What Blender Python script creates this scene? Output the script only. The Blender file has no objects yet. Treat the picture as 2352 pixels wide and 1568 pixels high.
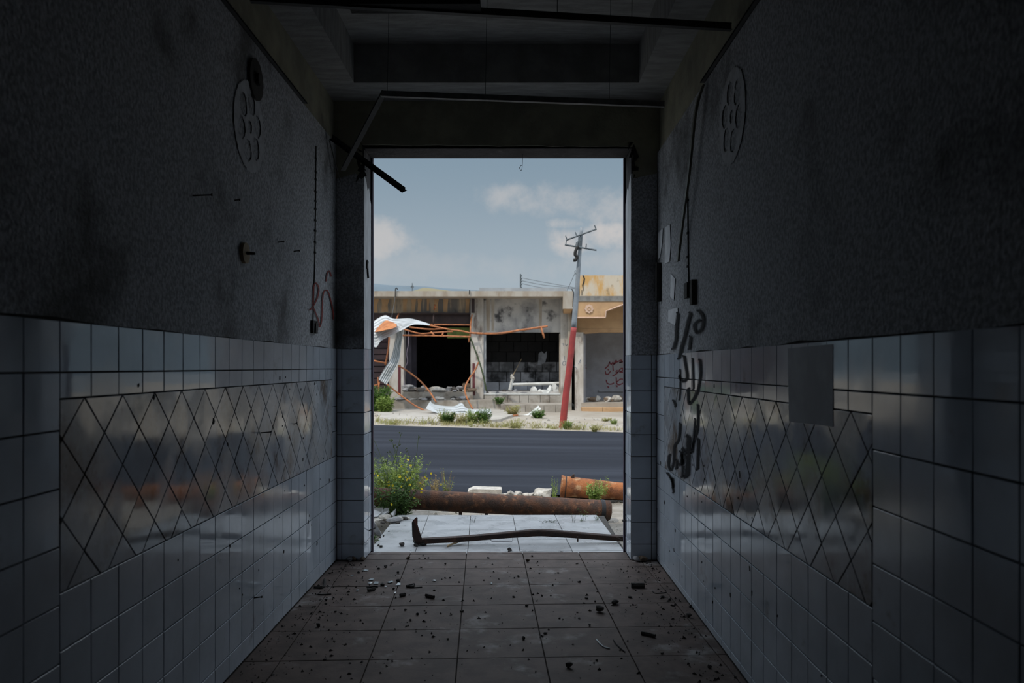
import bpy, bmesh, math, random
from mathutils import Vector, Matrix, noise
random.seed(7)
S = bpy.context.scene
COL = S.collection
F, CX, CY, EYE = 1800.0, 1180.0, 842.0, 1.33      # focal length in px, vanishing point, eye height

# ------------------------------------------------------------------ camera
cd = bpy.data.cameras.new('camera'); cam = bpy.data.objects.new('camera', cd); COL.objects.link(cam)
cam.location = (0, 0, EYE); cam.rotation_euler = (math.pi/2, 0, 0)
cd.sensor_width = 36; cd.lens = F/2352*36
cd.shift_x = (1176-CX)/2352; cd.shift_y = (CY-784)/2352
cd.clip_end = 3000; cd.clip_start = 0.05
cd.dof.use_dof = True; cd.dof.focus_distance = 5.6; cd.dof.aperture_fstop = 3.6
S.camera = cam
S.view_settings.view_transform = 'Standard'; S.view_settings.look = 'None'
S.view_settings.gamma = 1.0; S.view_settings.use_curve_mapping = False
S.view_settings.exposure = 0.0
S.cycles.max_bounces = 10; S.cycles.diffuse_bounces = 6; S.cycles.glossy_bounces = 5
S.cycles.transparent_max_bounces = 24; S.cycles.use_denoising = True
S.cycles.sample_clamp_indirect = 6

# ------------------------------------------------------------------ world: pale blue sky with clouds
W = bpy.data.worlds.new('sky'); S.world = W; W.use_nodes = True
wt = W.node_tree; wt.nodes.clear()
class NT:
    def __init__(s, t): s.t = t
    def n(s, typ, **kw):
        nd = s.t.nodes.new(typ)
        for k, v in kw.items():
            if k.startswith('i_'):
                key = k[2:]; key = int(key) if key.isdigit() else key.replace('_', ' ')
                s.put(nd.inputs[key], v)
            else: setattr(nd, k, v)
        return nd
    def put(s, sock, v):
        if isinstance(v, bpy.types.NodeSocket): s.t.links.new(v, sock)
        elif isinstance(v, bpy.types.Node): s.t.links.new(v.outputs[0], sock)
        else: sock.default_value = v
    def m(s, op, a, b=0.0, c=0.0):
        nd = s.t.nodes.new('ShaderNodeMath'); nd.operation = op
        s.put(nd.inputs[0], a); s.put(nd.inputs[1], b)
        if op in ('MULTIPLY_ADD', 'SMOOTH_MIN', 'COMPARE'): s.put(nd.inputs[2], c)
        return nd.outputs[0]
    def vm(s, op, a, b=(0, 0, 0)):
        nd = s.t.nodes.new('ShaderNodeVectorMath'); nd.operation = op
        s.put(nd.inputs[0], a); s.put(nd.inputs[1], b); return nd.outputs[0]
    def mr(s, v, a, b, c=0.0, d=1.0):
        nd = s.t.nodes.new('ShaderNodeMapRange'); nd.interpolation_type = 'SMOOTHSTEP'
        s.put(nd.inputs[0], v)
        for i, q in enumerate((a, b, c, d)): s.put(nd.inputs[1+i], q)
        return nd.outputs[0]
    def mix(s, f, a, b, mode='MIX'):
        nd = s.t.nodes.new('ShaderNodeMix'); nd.data_type = 'RGBA'; nd.blend_type = mode
        s.put(nd.inputs[0], f)
        for i, q in ((6, a), (7, b)):
            if isinstance(q, tuple): q = (*q, 1) if len(q) == 3 else q
            s.put(nd.inputs[i], q)
        return nd.outputs[2]
    def noise(s, vec, scale, detail=4, rough=.55, dist=0):
        nd = s.n('ShaderNodeTexNoise', i_Scale=scale, i_Detail=detail, i_Roughness=rough, i_Distortion=dist)
        s.put(nd.inputs['Vector'], vec); return nd.outputs[0]
w = NT(wt)
tc = w.n('ShaderNodeTexCoord').outputs['Generated']
sep = w.n('ShaderNodeSeparateXYZ', i_0=tc)
dx, dy, dz = sep.outputs
dyc = w.m('MAXIMUM', dy, 0.05)
u = w.m('DIVIDE', dx, dyc); v = w.m('DIVIDE', dz, dyc)
SKY_H, SKY_T, SKY_Z = (.40, .465, .515), (.215, .30, .378), (.14, .225, .335)
g1 = w.mr(dz, 0.03, 0.30); g2 = w.mr(dz, .3, 1.0)
skyc = w.mix(g2, w.mix(g1, SKY_H, SKY_T), SKY_Z)
cn = w.noise(tc, 11.0, 7, .6); cn2 = w.noise(tc, 34.0, 7, .65)
warp = w.m('MULTIPLY_ADD', w.m('SUBTRACT', cn, .5), 5.0, w.m('MULTIPLY', w.m('SUBTRACT', cn2, .5), 3.4))
tot = None
for (px, py, a, b, k) in [(1265, 455, 165, 40, .6), (1405, 478, 120, 40, .62), (868, 548, 84, 46, .8), (1305, 560, 62, 34, 1.05),
                          (1408, 540, 70, 32, 1.1), (1300, 512, 42, 13, .85), (1420, 600, 150, 30, .4), (1180, 615, 300, 28, .22), (880, 610, 120, 40, .25)]:
    e = w.m('ADD', w.m('POWER', w.m('DIVIDE', w.m('SUBTRACT', u, (px-CX)/F), a/F), 2), w.m('POWER', w.m('DIVIDE', w.m('SUBTRACT', v, (CY-py)/F), b/F), 2))
    e = w.m('ADD', w.m('SUBTRACT', 1.0, e), warp)
    e = w.m('MULTIPLY', w.mr(e, -.6, 1.7), k)
    tot = e if tot is None else w.m('MAXIMUM', tot, e)
tot = w.m('MULTIPLY', tot, w.m('GREATER_THAN', dy, .06))
sky_pl = w.n('ShaderNodeCombineXYZ', i_0=w.m('DIVIDE', dx, w.m('ADD', dz, .25)), i_1=w.m('DIVIDE', dy, w.m('ADD', dz, .25)))
gen = w.mr(w.noise(sky_pl, 1.3, 6, .55), .36, .62)
gen = w.m('MULTIPLY', gen, w.mr(dz, .25, .5))
skyc = w.mix(w.m('MINIMUM', tot, 1.0), skyc, (.55, .535, .53))
skyc = w.mix(gen, skyc, (2.35, 2.55, 2.8))
bg = w.n('ShaderNodeBackground', i_Color=skyc, i_Strength=1.0)
w.t.links.new(bg.outputs[0], w.n('ShaderNodeOutputWorld').inputs[0])

# ------------------------------------------------------------------ sun, high behind the camera and to the left
sl = bpy.data.lights.new('sun', 'SUN'); so = bpy.data.objects.new('sun', sl); COL.objects.link(so)
sl.energy = 2.1; sl.angle = math.radians(1.2); sl.color = (1, .93, .82)
so.rotation_euler = Vector((.42, .52, -.95)).to_track_quat('-Z', 'Y').to_euler(); so.location = (-3, -6, 12)

# ------------------------------------------------------------------ materials
def srgb(*c): return tuple(((x/255)/12.92 if x/255 <= .04045 else ((x/255+.055)/1.055)**2.4) for x in c)
MATS = {}
def mat(name, c1, c2=None, scale=6.0, rough=.8, stretch=(1, 1, 1), c3=None, s3=2.0, lo3=.55, hi3=.75, st3=(1, 1, 1), bump=0.0, bscale=None,
        metal=0.0, spec=.5, detail=5, lo=.35, hi=.65, rnd=0.0, rvar=0.0, trans=0.0, bdist=.01):
    if name in MATS: return MATS[name]
    M = bpy.data.materials.new(name); M.use_nodes = True; t = M.node_tree; t.nodes.clear(); q = NT(t)
    pos = q.n('ShaderNodeNewGeometry').outputs['Position']
    col = (*c1, 1)
    nz = None
    if c2:
        nz = q.noise(q.vm('MULTIPLY', pos, stretch), scale, detail, .6)
        col = q.mix(q.mr(nz, lo, hi), c1, c2)
    if c3:
        n3 = q.noise(q.vm('MULTIPLY', q.vm('ADD', pos, (3.7, 1.3, 8.1)), st3), s3, 6, .62)
        col = q.mix(q.mr(n3, lo3, hi3), col, c3)
    if rnd:
        r = q.n('ShaderNodeObjectInfo').outputs['Random']
        k = q.m('MULTIPLY_ADD', r, 2*rnd, 1-rnd)
        hv = q.n('ShaderNodeHueSaturation', i_Value=k); q.put(hv.inputs['Color'], col); col = hv.outputs[0]
    p = q.n('ShaderNodeBsdfPrincipled'); q.put(p.inputs['Base Color'], col)
    p.inputs['Metallic'].default_value = metal; p.inputs['Specular IOR Level'].default_value = spec
    if rvar:
        rn = q.noise(q.vm('ADD', pos, (9.1, 4.2, 2.2)), scale*.8, 5, .6)
        q.put(p.inputs['Roughness'], q.mr(rn, .40, .60, max(.03, rough-rvar), min(1, rough+rvar)))
    else: p.inputs['Roughness'].default_value = rough
    if bump:
        b = q.n('ShaderNodeBump', i_Strength=bump, i_Distance=bdist)
        q.put(b.inputs['Height'], q.noise(pos, bscale or scale*5, 4, .6)); q.put(p.inputs['Normal'], b.outputs[0])
    out = q.n('ShaderNodeOutputMaterial')
    if trans:
        tr = q.n('ShaderNodeBsdfTranslucent'); q.put(tr.inputs[0], col)
        ms = q.n('ShaderNodeMixShader', i_0=trans); t.links.new(p.outputs[0], ms.inputs[1]); t.links.new(tr.outputs[0], ms.inputs[2])
        t.links.new(ms.outputs[0], out.inputs[0])
    else: t.links.new(p.outputs[0], out.inputs[0])
    MATS[name] = M
    return M
def spray(name, col, dens=1.0, soft=.55):
    M = bpy.data.materials.new(name); M.use_nodes = True; t = M.node_tree; t.nodes.clear(); q = NT(t)
    uv = q.n('ShaderNodeTexCoord').outputs['UV']; sp = q.n('ShaderNodeSeparateXYZ', i_0=uv)
    e = q.m('SUBTRACT', 1.0, q.m('ABSOLUTE', q.m('MULTIPLY_ADD', sp.outputs[1], 2.0, -1.0)))
    pos = q.n('ShaderNodeNewGeometry').outputs['Position']
    nz = q.noise(pos, 60, 4)
    a = q.m('MULTIPLY', q.mr(q.m('ADD', e, q.m('MULTIPLY', q.m('SUBTRACT', nz, .5), .5)), 0.0, soft), dens)
    p = q.n('ShaderNodeBsdfPrincipled', i_Roughness=.8); p.inputs['Specular IOR Level'].default_value = .08; p.inputs['Base Color'].default_value = (*col, 1)
    ms = q.n('ShaderNodeMixShader', i_0=a); tr = q.n('ShaderNodeBsdfTransparent')
    t.links.new(tr.outputs[0], ms.inputs[1]); t.links.new(p.outputs[0], ms.inputs[2])
    t.links.new(ms.outputs[0], q.n('ShaderNodeOutputMaterial').inputs[0])
    return M
m_tile = mat('glazed_wall_tile', (.60, .66, .735), (.50, .55, .61), 3.0, .10, spec=.5, c3=(.16, .13, .10), s3=5.0, lo3=.62, hi3=.82, rnd=.05, rvar=.06, bump=.04, bscale=7, bdist=.004)
m_tile_d = mat('glazed_diamond_tile', (.50, .54, .59), (.37, .38, .395), 4.0, .18, spec=.42, c3=(.20, .16, .13), s3=4.0, lo3=.50, hi3=.66, rnd=.10, rvar=.11, bump=.05, bscale=7, bdist=.004)
m_grout = mat('dirty_grout', (.06, .052, .045), (.03, .027, .024), 20, .95)
m_plaster = mat('stained_plaster', (.56, .58, .61), (.30, .31, .325), 75, .95, (1, 1, .8), detail=2, c3=(.12, .118, .116), s3=1.6, lo3=.5, hi3=.74, bump=1.0, bscale=75, bdist=.006)
m_olive = mat('bare_yellowish_concrete', (.38, .365, .27), (.27, .26, .20), 4, .95, c3=(.16, .152, .13), s3=2.2, bump=.5, bscale=40)
m_ceil = mat('grey_ceiling_concrete', (.34, .34, .335), (.24, .24, .235), 5, .95, (1, 4, 1), bump=.5, bscale=30)
m_white = mat('white_jamb_plaster', (.66, .69, .72), (.50, .52, .54), 8, .85, (1, 1, .5), c3=(.06, .055, .05), s3=9, lo3=.66, hi3=.74, bump=.3, bscale=60)
m_purple = mat('dark_purple_frame_paint', (.060, .040, .075), (.035, .025, .045), 12, .6)
m_floor = mat('dusty_floor_tile', (.17, .132, .117), (.115, .092, .082), 7, .6, c3=(.42, .41, .40), s3=4.5, lo3=.56, hi3=.80, bump=.35, bscale=70, bdist=.003, rnd=.06, spec=.12)
m_porch = mat('pale_porch_tile', (.45, .462, .475), (.36, .37, .38), 6, .36, c3=(.25, .23, .21), s3=5, lo3=.6, hi3=.85, rvar=.12, bump=.25, bscale=80, bdist=.002, rnd=.04)
m_slab = mat('grey_mortar', (.09, .083, .076), (.055, .05, .046), 12, .95, bump=.4)
m_rubble = mat('dark_rubble', (.075, .067, .06), (.035, .032, .03), 30, .9, bump=.5, bscale=120, rnd=.3)
m_brown = mat('brown_brick_chunk', (.19, .13, .085), (.10, .075, .055), 30, .9, bump=.5, rnd=.2)
m_stone = mat('pale_limestone', (.55, .52, .47), (.36, .34, .31), 9, .9, c3=(.2, .18, .16), s3=14, bump=.7, bscale=50, rnd=.12)
m_grey = mat('grey_concrete_chunk', (.33, .33, .34), (.2, .2, .205), 9, .9, bump=.6, bscale=50, rnd=.12)
m_glass = mat('broken_glass', (.55, .62, .64), None, rough=.08, spec=.9)
m_steel = mat('painted_ceiling_bar', (.06, .06, .058), (.035, .035, .034), 14, .6)
m_olivebar = mat('olive_ceiling_trim', (.16, .155, .115), (.09, .088, .065), 14, .55)
m_black = mat('charred_black', (.016, .015, .014), (.028, .026, .024), 14, .8, bump=.4)
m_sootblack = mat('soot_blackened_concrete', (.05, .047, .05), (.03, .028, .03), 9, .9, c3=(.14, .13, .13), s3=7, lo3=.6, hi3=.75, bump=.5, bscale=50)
m_palebar = mat('pale_ceiling_bar', (.24, .24, .235), (.15, .15, .147), 14, .5)
m_filler = mat('white_wall_filler', (.82, .84, .87), (.68, .70, .73), 12, .85)
m_rustdark = mat('dark_rusty_steel', (.055, .026, .018), (.028, .017, .014), 22, .75, c3=(.16, .075, .05), s3=7, lo3=.58, hi3=.75, bump=.6, bscale=90)
m_rustpipe = mat('rusty_pipe_brown', (.11, .045, .022), (.045, .027, .021), 9, .8, c3=(.26, .115, .055), s3=12, lo3=.54, hi3=.7, bump=.9, bscale=70)
m_rustpipe2 = mat('rusty_pipe_orange', (.36, .125, .040), (.17, .062, .028), 9, .85, c3=(.46, .30, .17), s3=10, lo3=.5, hi3=.7, bump=.9, bscale=60)
m_rustbar = mat('orange_rusted_tube', (.50, .185, .07), (.27, .105, .05), 8, .8)
m_bitumen = mat('bitumen_band', (.013, .014, .018), (.026, .027, .032), 14, .7)
m_asphalt = mat('fresh_asphalt', (.021, .025, .035), (.015, .018, .026), 1.6, .85, (.12, 1, 1), c3=(.036, .042, .056), s3=.9, lo3=.45, hi3=.72, st3=(.10, 1.6, 1), bump=.9, bscale=90, bdist=.006, spec=.12)
m_dirt = mat('pale_roadside_dirt', (.31, .285, .255), (.22, .20, .17), 5, .95, c3=(.20, .17, .135), s3=1.3, bump=.8, bscale=40)
m_dirt2 = mat('pale_far_verge', (.37, .335, .285), (.30, .26, .21), 1.6, .95, c3=(.30, .25, .18), s3=.6, lo3=.55, hi3=.75, bump=.8, bscale=20)
m_pave = mat('pale_pavement', (.41, .385, .345), (.34, .315, .28), 2.4, .9, c3=(.36, .32, .26), s3=1.0, lo3=.58, hi3=.8, bump=.3, bscale=20)  # pale mottled concrete of the pavement slab
m_conc = mat('streaked_concrete', (.44, .40, .345), (.34, .28, .215), 2.5, .9, (1, 1, .35), c3=(.26, .2, .14), s3=2.0, lo3=.55, hi3=.75, st3=(1, 1, .3), bump=.2, bscale=20)
m_stepc = mat('dirty_step_concrete', (.40, .37, .33), (.27, .24, .20), 1.8, .92, c3=(.16, .13, .10), s3=1.6, lo3=.5, hi3=.7, bump=.4, bscale=14)
m_soot = mat('sooty_wall', (.50, .475, .445), (.25, .245, .245), 1.3, .92, (1, 1, .7), c3=(.06, .058, .06), s3=1.7, lo3=.53, hi3=.70, st3=(1.0, 1, 1.0), bump=.25, bscale=20)
m_drip = mat('rust_dripped_wall', (.44, .34, .23), (.17, .155, .14), 2.6, .92, (1.0, 1, .10), c3=(.085, .075, .065), s3=1.2, lo3=.55, hi3=.72, st3=(1, 1, .7), bump=.2, bscale=20, lo=.42, hi=.56)
m_lintel = mat('charred_brown_timber', (.050, .032, .030), (.032, .022, .022), 4, .8, c3=(.09, .05, .045), s3=3, lo3=.6, hi3=.8)
m_pillar = mat('weathered_white_pillar', (.56, .53, .49), (.40, .36, .31), 2.6, .9, (1, 1, .4), c3=(.17, .13, .11), s3=2.6, lo3=.53, hi3=.68, st3=(1.5, 1, .4), bump=.2, bscale=20)
m_redp = mat('faded_red_paint', (.11, .024, .03), (.16, .06, .06), 6, .85, lo=.5, hi=.7)
m_shutter = mat('maroon_shutter', (.045, .022, .026), (.025, .015, .018), 3, .7)
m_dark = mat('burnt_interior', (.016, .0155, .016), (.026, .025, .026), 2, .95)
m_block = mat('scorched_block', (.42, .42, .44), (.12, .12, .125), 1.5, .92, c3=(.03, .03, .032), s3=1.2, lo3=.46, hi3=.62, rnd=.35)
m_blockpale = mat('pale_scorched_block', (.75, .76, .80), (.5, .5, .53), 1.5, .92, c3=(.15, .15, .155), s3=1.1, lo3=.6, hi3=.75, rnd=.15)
m_green = mat('green_painted_wall', (.16, .22, .05), (.09, .12, .03), 4, .85)
m_wpaint = mat('white_painted_metal', (.66, .67, .65), (.5, .5, .48), 3, .6)
m_zinc = mat('corrugated_zinc', (.56, .585, .60), (.42, .45, .46), 2.0, .55, c3=(.30, .30, .29), s3=1.6, lo3=.6, hi3=.8)
m_rustsheet = mat('rust_orange_sheet', (.50, .20, .07), (.36, .13, .05), 5, .85)
m_tan = mat('tan_render', (.52, .33, .175), (.42, .26, .14), 1.6, .92, c3=(.30, .19, .11), s3=1.5, lo3=.6, hi3=.8, bump=.15, bscale=20)
m_parapet = mat('ochre_streaked_parapet', (.58, .34, .12), (.58, .50, .39), 2.4, .92, (1, 1, .45), c3=(.24, .16, .08), s3=3.0, lo3=.62, hi3=.78, st3=(1, 1, .5), lo=.38, hi=.6)
m_ledge = mat('grey_lichen_ledge', (.24, .235, .22), (.15, .145, .135), 3.5, .95)
m_recess = mat('pale_recess_wall', (.32, .32, .345), (.24, .235, .245), 1.2, .92)
m_emblem = mat('pale_pink_emblem', (.60, .43, .33), (.55, .38, .28), 8, .9)
m_polegrey = mat('galvanised_pole', (.26, .29, .315), (.20, .22, .24), 5, .5)
m_polered = mat('red_painted_pole', (.36, .045, .04), (.27, .038, .036), 5, .6, c3=(.55, .5, .48), s3=5, lo3=.73, hi3=.76)
m_poledark = mat('dark_galvanised_arm', (.10, .125, .14), (.07, .085, .095), 6, .6)
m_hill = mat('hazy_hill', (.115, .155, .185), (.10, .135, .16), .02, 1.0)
m_farroof = mat('yellow_metal_roof', (.40, .36, .24), None, rough=.7)
m_wire = mat('thin_wire', (.10, .11, .12), None, rough=.6)
m_leaf = mat('weed_leaf', (.14, .25, .055), (.07, .14, .035), 9, .6, trans=.35, rnd=.15)
m_leaf2 = mat('pale_weed_leaf', (.31, .40, .11), (.18, .27, .06), 9, .6, trans=.35, rnd=.15)
m_dry = mat('dry_straw', (.46, .36, .15), (.36, .22, .10), 9, .7, trans=.25)
m_grassdry = mat('verge_grass', (.33, .34, .11), (.43, .38, .18), 3, .7, trans=.3)
m_stem = mat('dark_weed_stem', (.055, .085, .03), (.035, .05, .022), 9, .7)
m_yellow = mat('yellow_petal', (.75, .60, .02), None, rough=.6, trans=.3)
m_wood = mat('pale_wood', (.42, .32, .19), (.30, .22, .13), 12, .8)
m_paper = mat('grey_plastic_sheet', (.29, .325, .385), (.22, .25, .30), 6, .45, spec=.12)
m_spray = spray('black_spray_paint', (.018, .018, .02), .95, .8)
m_sprayred = spray('red_spray_paint', (.24, .035, .028), .9, .5)
m_sprayred2 = spray('dark_red_spray_paint', (.20, .045, .055), .95, .4)
m_sprayblue = spray('blue_grey_marker', (.12, .16, .22), .9, .4)
m_decal = mat('pale_rosette_print', (.58, .60, .625), (.46, .47, .49), 20, .95)

# ------------------------------------------------------------------ mesh helpers
def PX(px, py, Y): return Vector(((px-CX)*Y/F, Y, EYE-(py-CY)*Y/F))
class MB:
    def __init__(s): s.v = []; s.f = []; s.uv = None
    def add(s, vs, fs, uvs=None):
        o = len(s.v); s.v += [tuple(x) for x in vs]; s.f += [tuple(i+o for i in q) for q in fs]
        if uvs is not None:
            if s.uv is None: s.uv = []
            s.uv += list(uvs)
        return s
    def box(s, a, b):
        x0, x1 = sorted((a[0], b[0])); y0, y1 = sorted((a[1], b[1])); z0, z1 = sorted((a[2], b[2]))
        return s.add([(x0, y0, z0), (x1, y0, z0), (x1, y1, z0), (x0, y1, z0), (x0, y0, z1), (x1, y0, z1), (x1, y1, z1), (x0, y1, z1)],
                     [(3, 2, 1, 0), (4, 5, 6, 7), (0, 1, 5, 4), (1, 2, 6, 5), (2, 3, 7, 6), (3, 0, 4, 7)])
    def prism(s, poly, ext):
        n = len(poly); e = Vector(ext); P = [Vector(p) for p in poly]
        nrm = sum(((P[i]-P[0]).cross(P[(i+1) % n]-P[0]) for i in range(1, n-1)), Vector())
        if nrm.dot(e) > 0: P.reverse()
        return s.add(P+[p+e for p in P], [tuple(range(n)), tuple(reversed(range(n, 2*n)))]+[(i, i+n, (i+1) % n+n, (i+1) % n) for i in range(n)])
    def tube(s, pts, r, n=8, caps=True):
        P = [Vector(p) for p in pts]; rr = r if isinstance(r, (list, tuple)) else [r]*len(P)
        vs = []; up = None
        for i, p in enumerate(P):
            t = (P[min(i+1, len(P)-1)]-P[max(i-1, 0)])
            if t.length < 1e-9: t = Vector((0, 0, 1))
            t.normalize()
            if up is None: up = Vector((0, 0, 1)) if abs(t.z) < .9 else Vector((1, 0, 0))
            a = t.cross(up).normalized(); b = a.cross(t).normalized(); up = b
            for k in range(n):
                th = 2*math.pi*k/n; vs.append(p+(a*math.cos(th)+b*math.sin(th))*rr[i])
        fs = [(i*n+k, i*n+(k+1) % n, (i+1)*n+(k+1) % n, (i+1)*n+k) for i in range(len(P)-1) for k in range(n)]
        if caps: fs += [tuple(reversed(range(n))), tuple((len(P)-1)*n+k for k in range(n))]
        return s.add(vs, fs)
    def grid(s, fn, nu, nv):
        return s.add([fn(i/nu, j/nv) for i in range(nu+1) for j in range(nv+1)],
                     [(i*(nv+1)+j, i*(nv+1)+j+1, (i+1)*(nv+1)+j+1, (i+1)*(nv+1)+j) for i in range(nu) for j in range(nv)])
    def build(s, name, m, parent=None, smooth=False, solid=0.0):
        me = bpy.data.meshes.new(name); me.from_pydata(s.v, [], s.f)
        if s.uv is not None:
            ul = me.uv_layers.new(name='UVMap')
            for lp in me.loops: ul.data[lp.index].uv = s.uv[lp.vertex_index]
        me.materials.append(m)
        if smooth:
            for p in me.polygons: p.use_smooth = True
        me.update()
        o = bpy.data.objects.new(name, me); COL.objects.link(o)
        if parent is not None: o.parent = parent; o.matrix_parent_inverse = parent.matrix_basis.inverted()
        if solid:
            md = o.modifiers.new('thickness', 'SOLIDIFY'); md.thickness = solid; md.offset = 0
        return o
def tag(o, label=None, cat=None, group=None, kind=None):
    if label: o['label'] = label
    if cat: o['category'] = cat
    if group: o['group'] = group
    if kind: o['kind'] = kind
    return o
def empty(name, loc, label, cat, group=None):
    e = bpy.data.objects.new(name, None); e.empty_display_size = .1; COL.objects.link(e); e.location = loc
    return tag(e, label, cat, group)
def struct(name, mb, m, **kw):
    return tag(mb.build(name, m, **kw), kind='structure')
def smooth_line(pts, n=6):
    P = [Vector(p) for p in pts]; out = []
    for i in range(len(P)-1):
        p0, p1, p2, p3 = P[max(i-1, 0)], P[i], P[i+1], P[min(i+2, len(P)-1)]
        for k in range(n):
            t = k/n
            out.append(.5*((2*p1)+(p2-p0)*t+(2*p0-5*p1+4*p2-p3)*t*t+(3*p1-p0-3*p2+p3)*t**3))
    out.append(P[-1]); return out
def clip(poly, a0, a1, b0, b1):
    def cut(pl, ax, val, keep_less):
        out = []
        for i in range(len(pl)):
            p, q = pl[i], pl[(i+1) % len(pl)]
            ip = (p[ax] <= val) if keep_less else (p[ax] >= val); iq = (q[ax] <= val) if keep_less else (q[ax] >= val)
            if ip: out.append(p)
            if ip != iq:
                t = (val-p[ax])/(q[ax]-p[ax]); out.append((p[0]+(q[0]-p[0])*t, p[1]+(q[1]-p[1])*t))
        return out
    for ax, val, kl in ((0, a0, False), (0, a1, True), (1, b0, False), (1, b1, True)):
        if len(poly) < 3: return []
        poly = cut(poly, ax, val, kl)
    return poly
def area(pl): return abs(sum(pl[i][0]*pl[(i+1) % len(pl)][1]-pl[(i+1) % len(pl)][0]*pl[i][1] for i in range(len(pl))))/2
def inset(pl, d):
    sgn = 1 if sum(pl[i][0]*pl[(i+1) % len(pl)][1]-pl[(i+1) % len(pl)][0]*pl[i][1] for i in range(len(pl))) > 0 else -1
    if sgn < 0: pl = list(reversed(pl))
    n = len(pl); L = []
    for i in range(n):
        p, q = Vector(pl[i]), Vector(pl[(i+1) % n]); t = (q-p)
        if t.length < 1e-6: continue
        t.normalize(); L.append((p+Vector((-t.y, t.x))*d, t))
    out = []
    for i in range(len(L)):
        (p, t), (q, s_) = L[i-1], L[i]
        den = t.x*s_.y-t.y*s_.x
        if abs(den) < 1e-6: out.append((q.x, q.y)); continue
        r = q-p; k = (r.x*s_.y-r.y*s_.x)/den; x = p+t*k; out.append((x.x, x.y))
    return out
TC = {}
rt = random.Random(3)
def lay_tiles(parent, polys, O, A, B, N, m, name='tile', thick=.009, gap=.0022, wob=.004, bev=.0012, drop=0.0):
    """each polygon in the (A,B) plane becomes one bevelled tile object standing out of the plane along N"""
    A, B, N, O = Vector(A), Vector(B), Vector(N), Vector(O)
    for pl in polys:
        if len(pl) < 3 or area(pl) < 2.5e-4: continue
        q = inset(pl, gap)
        if area(q) < 1.5e-4: continue
        cx = sum(p[0] for p in q)/len(q); cy = sum(p[1] for p in q)/len(q)
        loc = [(p[0]-cx, p[1]-cy) for p in q]
        key = (m.name, thick, tuple((round(x, 4), round(y, 4)) for x, y in loc))
        me = TC.get(key)
        if me is None:
            top = inset(loc, bev); n = len(loc)
            if len(top) != n: top = [(x*.97, y*.97) for x, y in loc]
            vs = [(x, y, -.004) for x, y in loc]+[(x, y, thick-bev) for x, y in loc]+[(x, y, thick) for x, y in top]
            fs = [(i, (i+1) % n, n+(i+1) % n, n+i) for i in range(n)]+[(n+i, n+(i+1) % n, 2*n+(i+1) % n, 2*n+i) for i in range(n)]+[tuple(range(2*n, 3*n))]
            me = bpy.data.meshes.new(name); me.from_pydata(vs, [], fs); me.materials.append(m); me.update(); TC[key] = me
        o = bpy.data.objects.new(name, me); COL.objects.link(o); o.parent = parent
        R = Matrix((A, B, N)).transposed().to_4x4()
        W_ = Matrix.Rotation(rt.uniform(-wob, wob), 4, 'X') @ Matrix.Rotation(rt.uniform(-wob, wob), 4, 'Y')
        o.matrix_basis = Matrix.Translation(O+A*cx+B*cy+N*rt.uniform(-.0006, .0006)) @ R @ W_
def rects(xs, ys): return [[(a, b), (a2, b), (a2, b2), (a, b2)] for a, a2 in zip(xs, xs[1:]) for b, b2 in zip(ys, ys[1:])]
ROCKS = {}
def rock_mesh(m, k, name):
    key = (m.name, k, name)
    if key in ROCKS: return ROCKS[key]
    bm = bmesh.new(); bmesh.ops.create_icosphere(bm, subdivisions=2, radius=.5)
    r = random.Random(k*31+5); off = Vector((r.uniform(0, 50), r.uniform(0, 50), r.uniform(0, 50)))
    cuts = [(Vector((r.gauss(0, 1), r.gauss(0, 1), r.gauss(0, 1))).normalized(), r.uniform(.2, .38)) for _ in range(7)]
    for vv in bm.verts:
        for nrm, d in cuts:
            e = vv.co.dot(nrm)-d
            if e > 0: vv.co -= nrm*e
        vv.co *= 1+.22*noise.noise(vv.co*3.5+off)
    zmin = min(vv.co.z for vv in bm.verts)
    for vv in bm.verts: vv.co.z -= zmin
    me = bpy.data.meshes.new(name); bm.to_mesh(me); bm.free(); me.materials.append(m); ROCKS[key] = me
    return me
def rock(name, loc, size, m, k, rz=0.0, parent=None):
    o = bpy.data.objects.new(name, rock_mesh(m, k % 7, name)); COL.objects.link(o)
    o.location = loc; o.scale = size if isinstance(size, tuple) else (size, size, size*.7); o.rotation_euler = (0, 0, rz)
    if parent is not None: o.parent = parent; o.matrix_parent_inverse = parent.matrix_basis.inverted()
    return o
def ribbon(strokes, to3d, width_of, m, name, parent, off):
    """strokes of paint lying on a wall: each stroke a flat band, soft at its edges by the UV across it"""
    first = None
    for pts, wd in strokes:
        b = MB()
        P = smooth_line([(x, y, 0) for x, y in pts], 5) if len(pts) > 2 else [Vector((*p, 0)) for p in pts]
        if len(pts) == 2: P = [P[0].lerp(P[1], t/4) for t in range(5)]
        n = len(P); vs = []; uv = []
        t0 = (P[1]-P[0]).normalized()*wd*.5; t1 = (P[-1]-P[-2]).normalized()*wd*.5
        P = [P[0]-t0]+P+[P[-1]+t1]; n = len(P)
        for i, p in enumerate(P):
            t = (P[min(i+1, n-1)]-P[max(i-1, 0)]).normalized(); nn = Vector((-t.y, t.x, 0))
            k = .55 if i in (0, n-1) else 1
            for sgn, vv in ((-1, 0.0), (0, .5), (1, 1.0)):
                e = p+nn*sgn*wd*.5*k; vs.append(to3d(e.x, e.y)); uv.append((i/n, (vv-.5)*(.25 if i in (0, n-1) else 1)+(.5 if i not in (0, n-1) else 0.0)))
        b.add(vs, [(i*3+j, i*3+j+1, (i+1)*3+j+1, (i+1)*3+j) for i in range(n-1) for j in range(2)], uv)
        b.build(name, m, parent)

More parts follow.
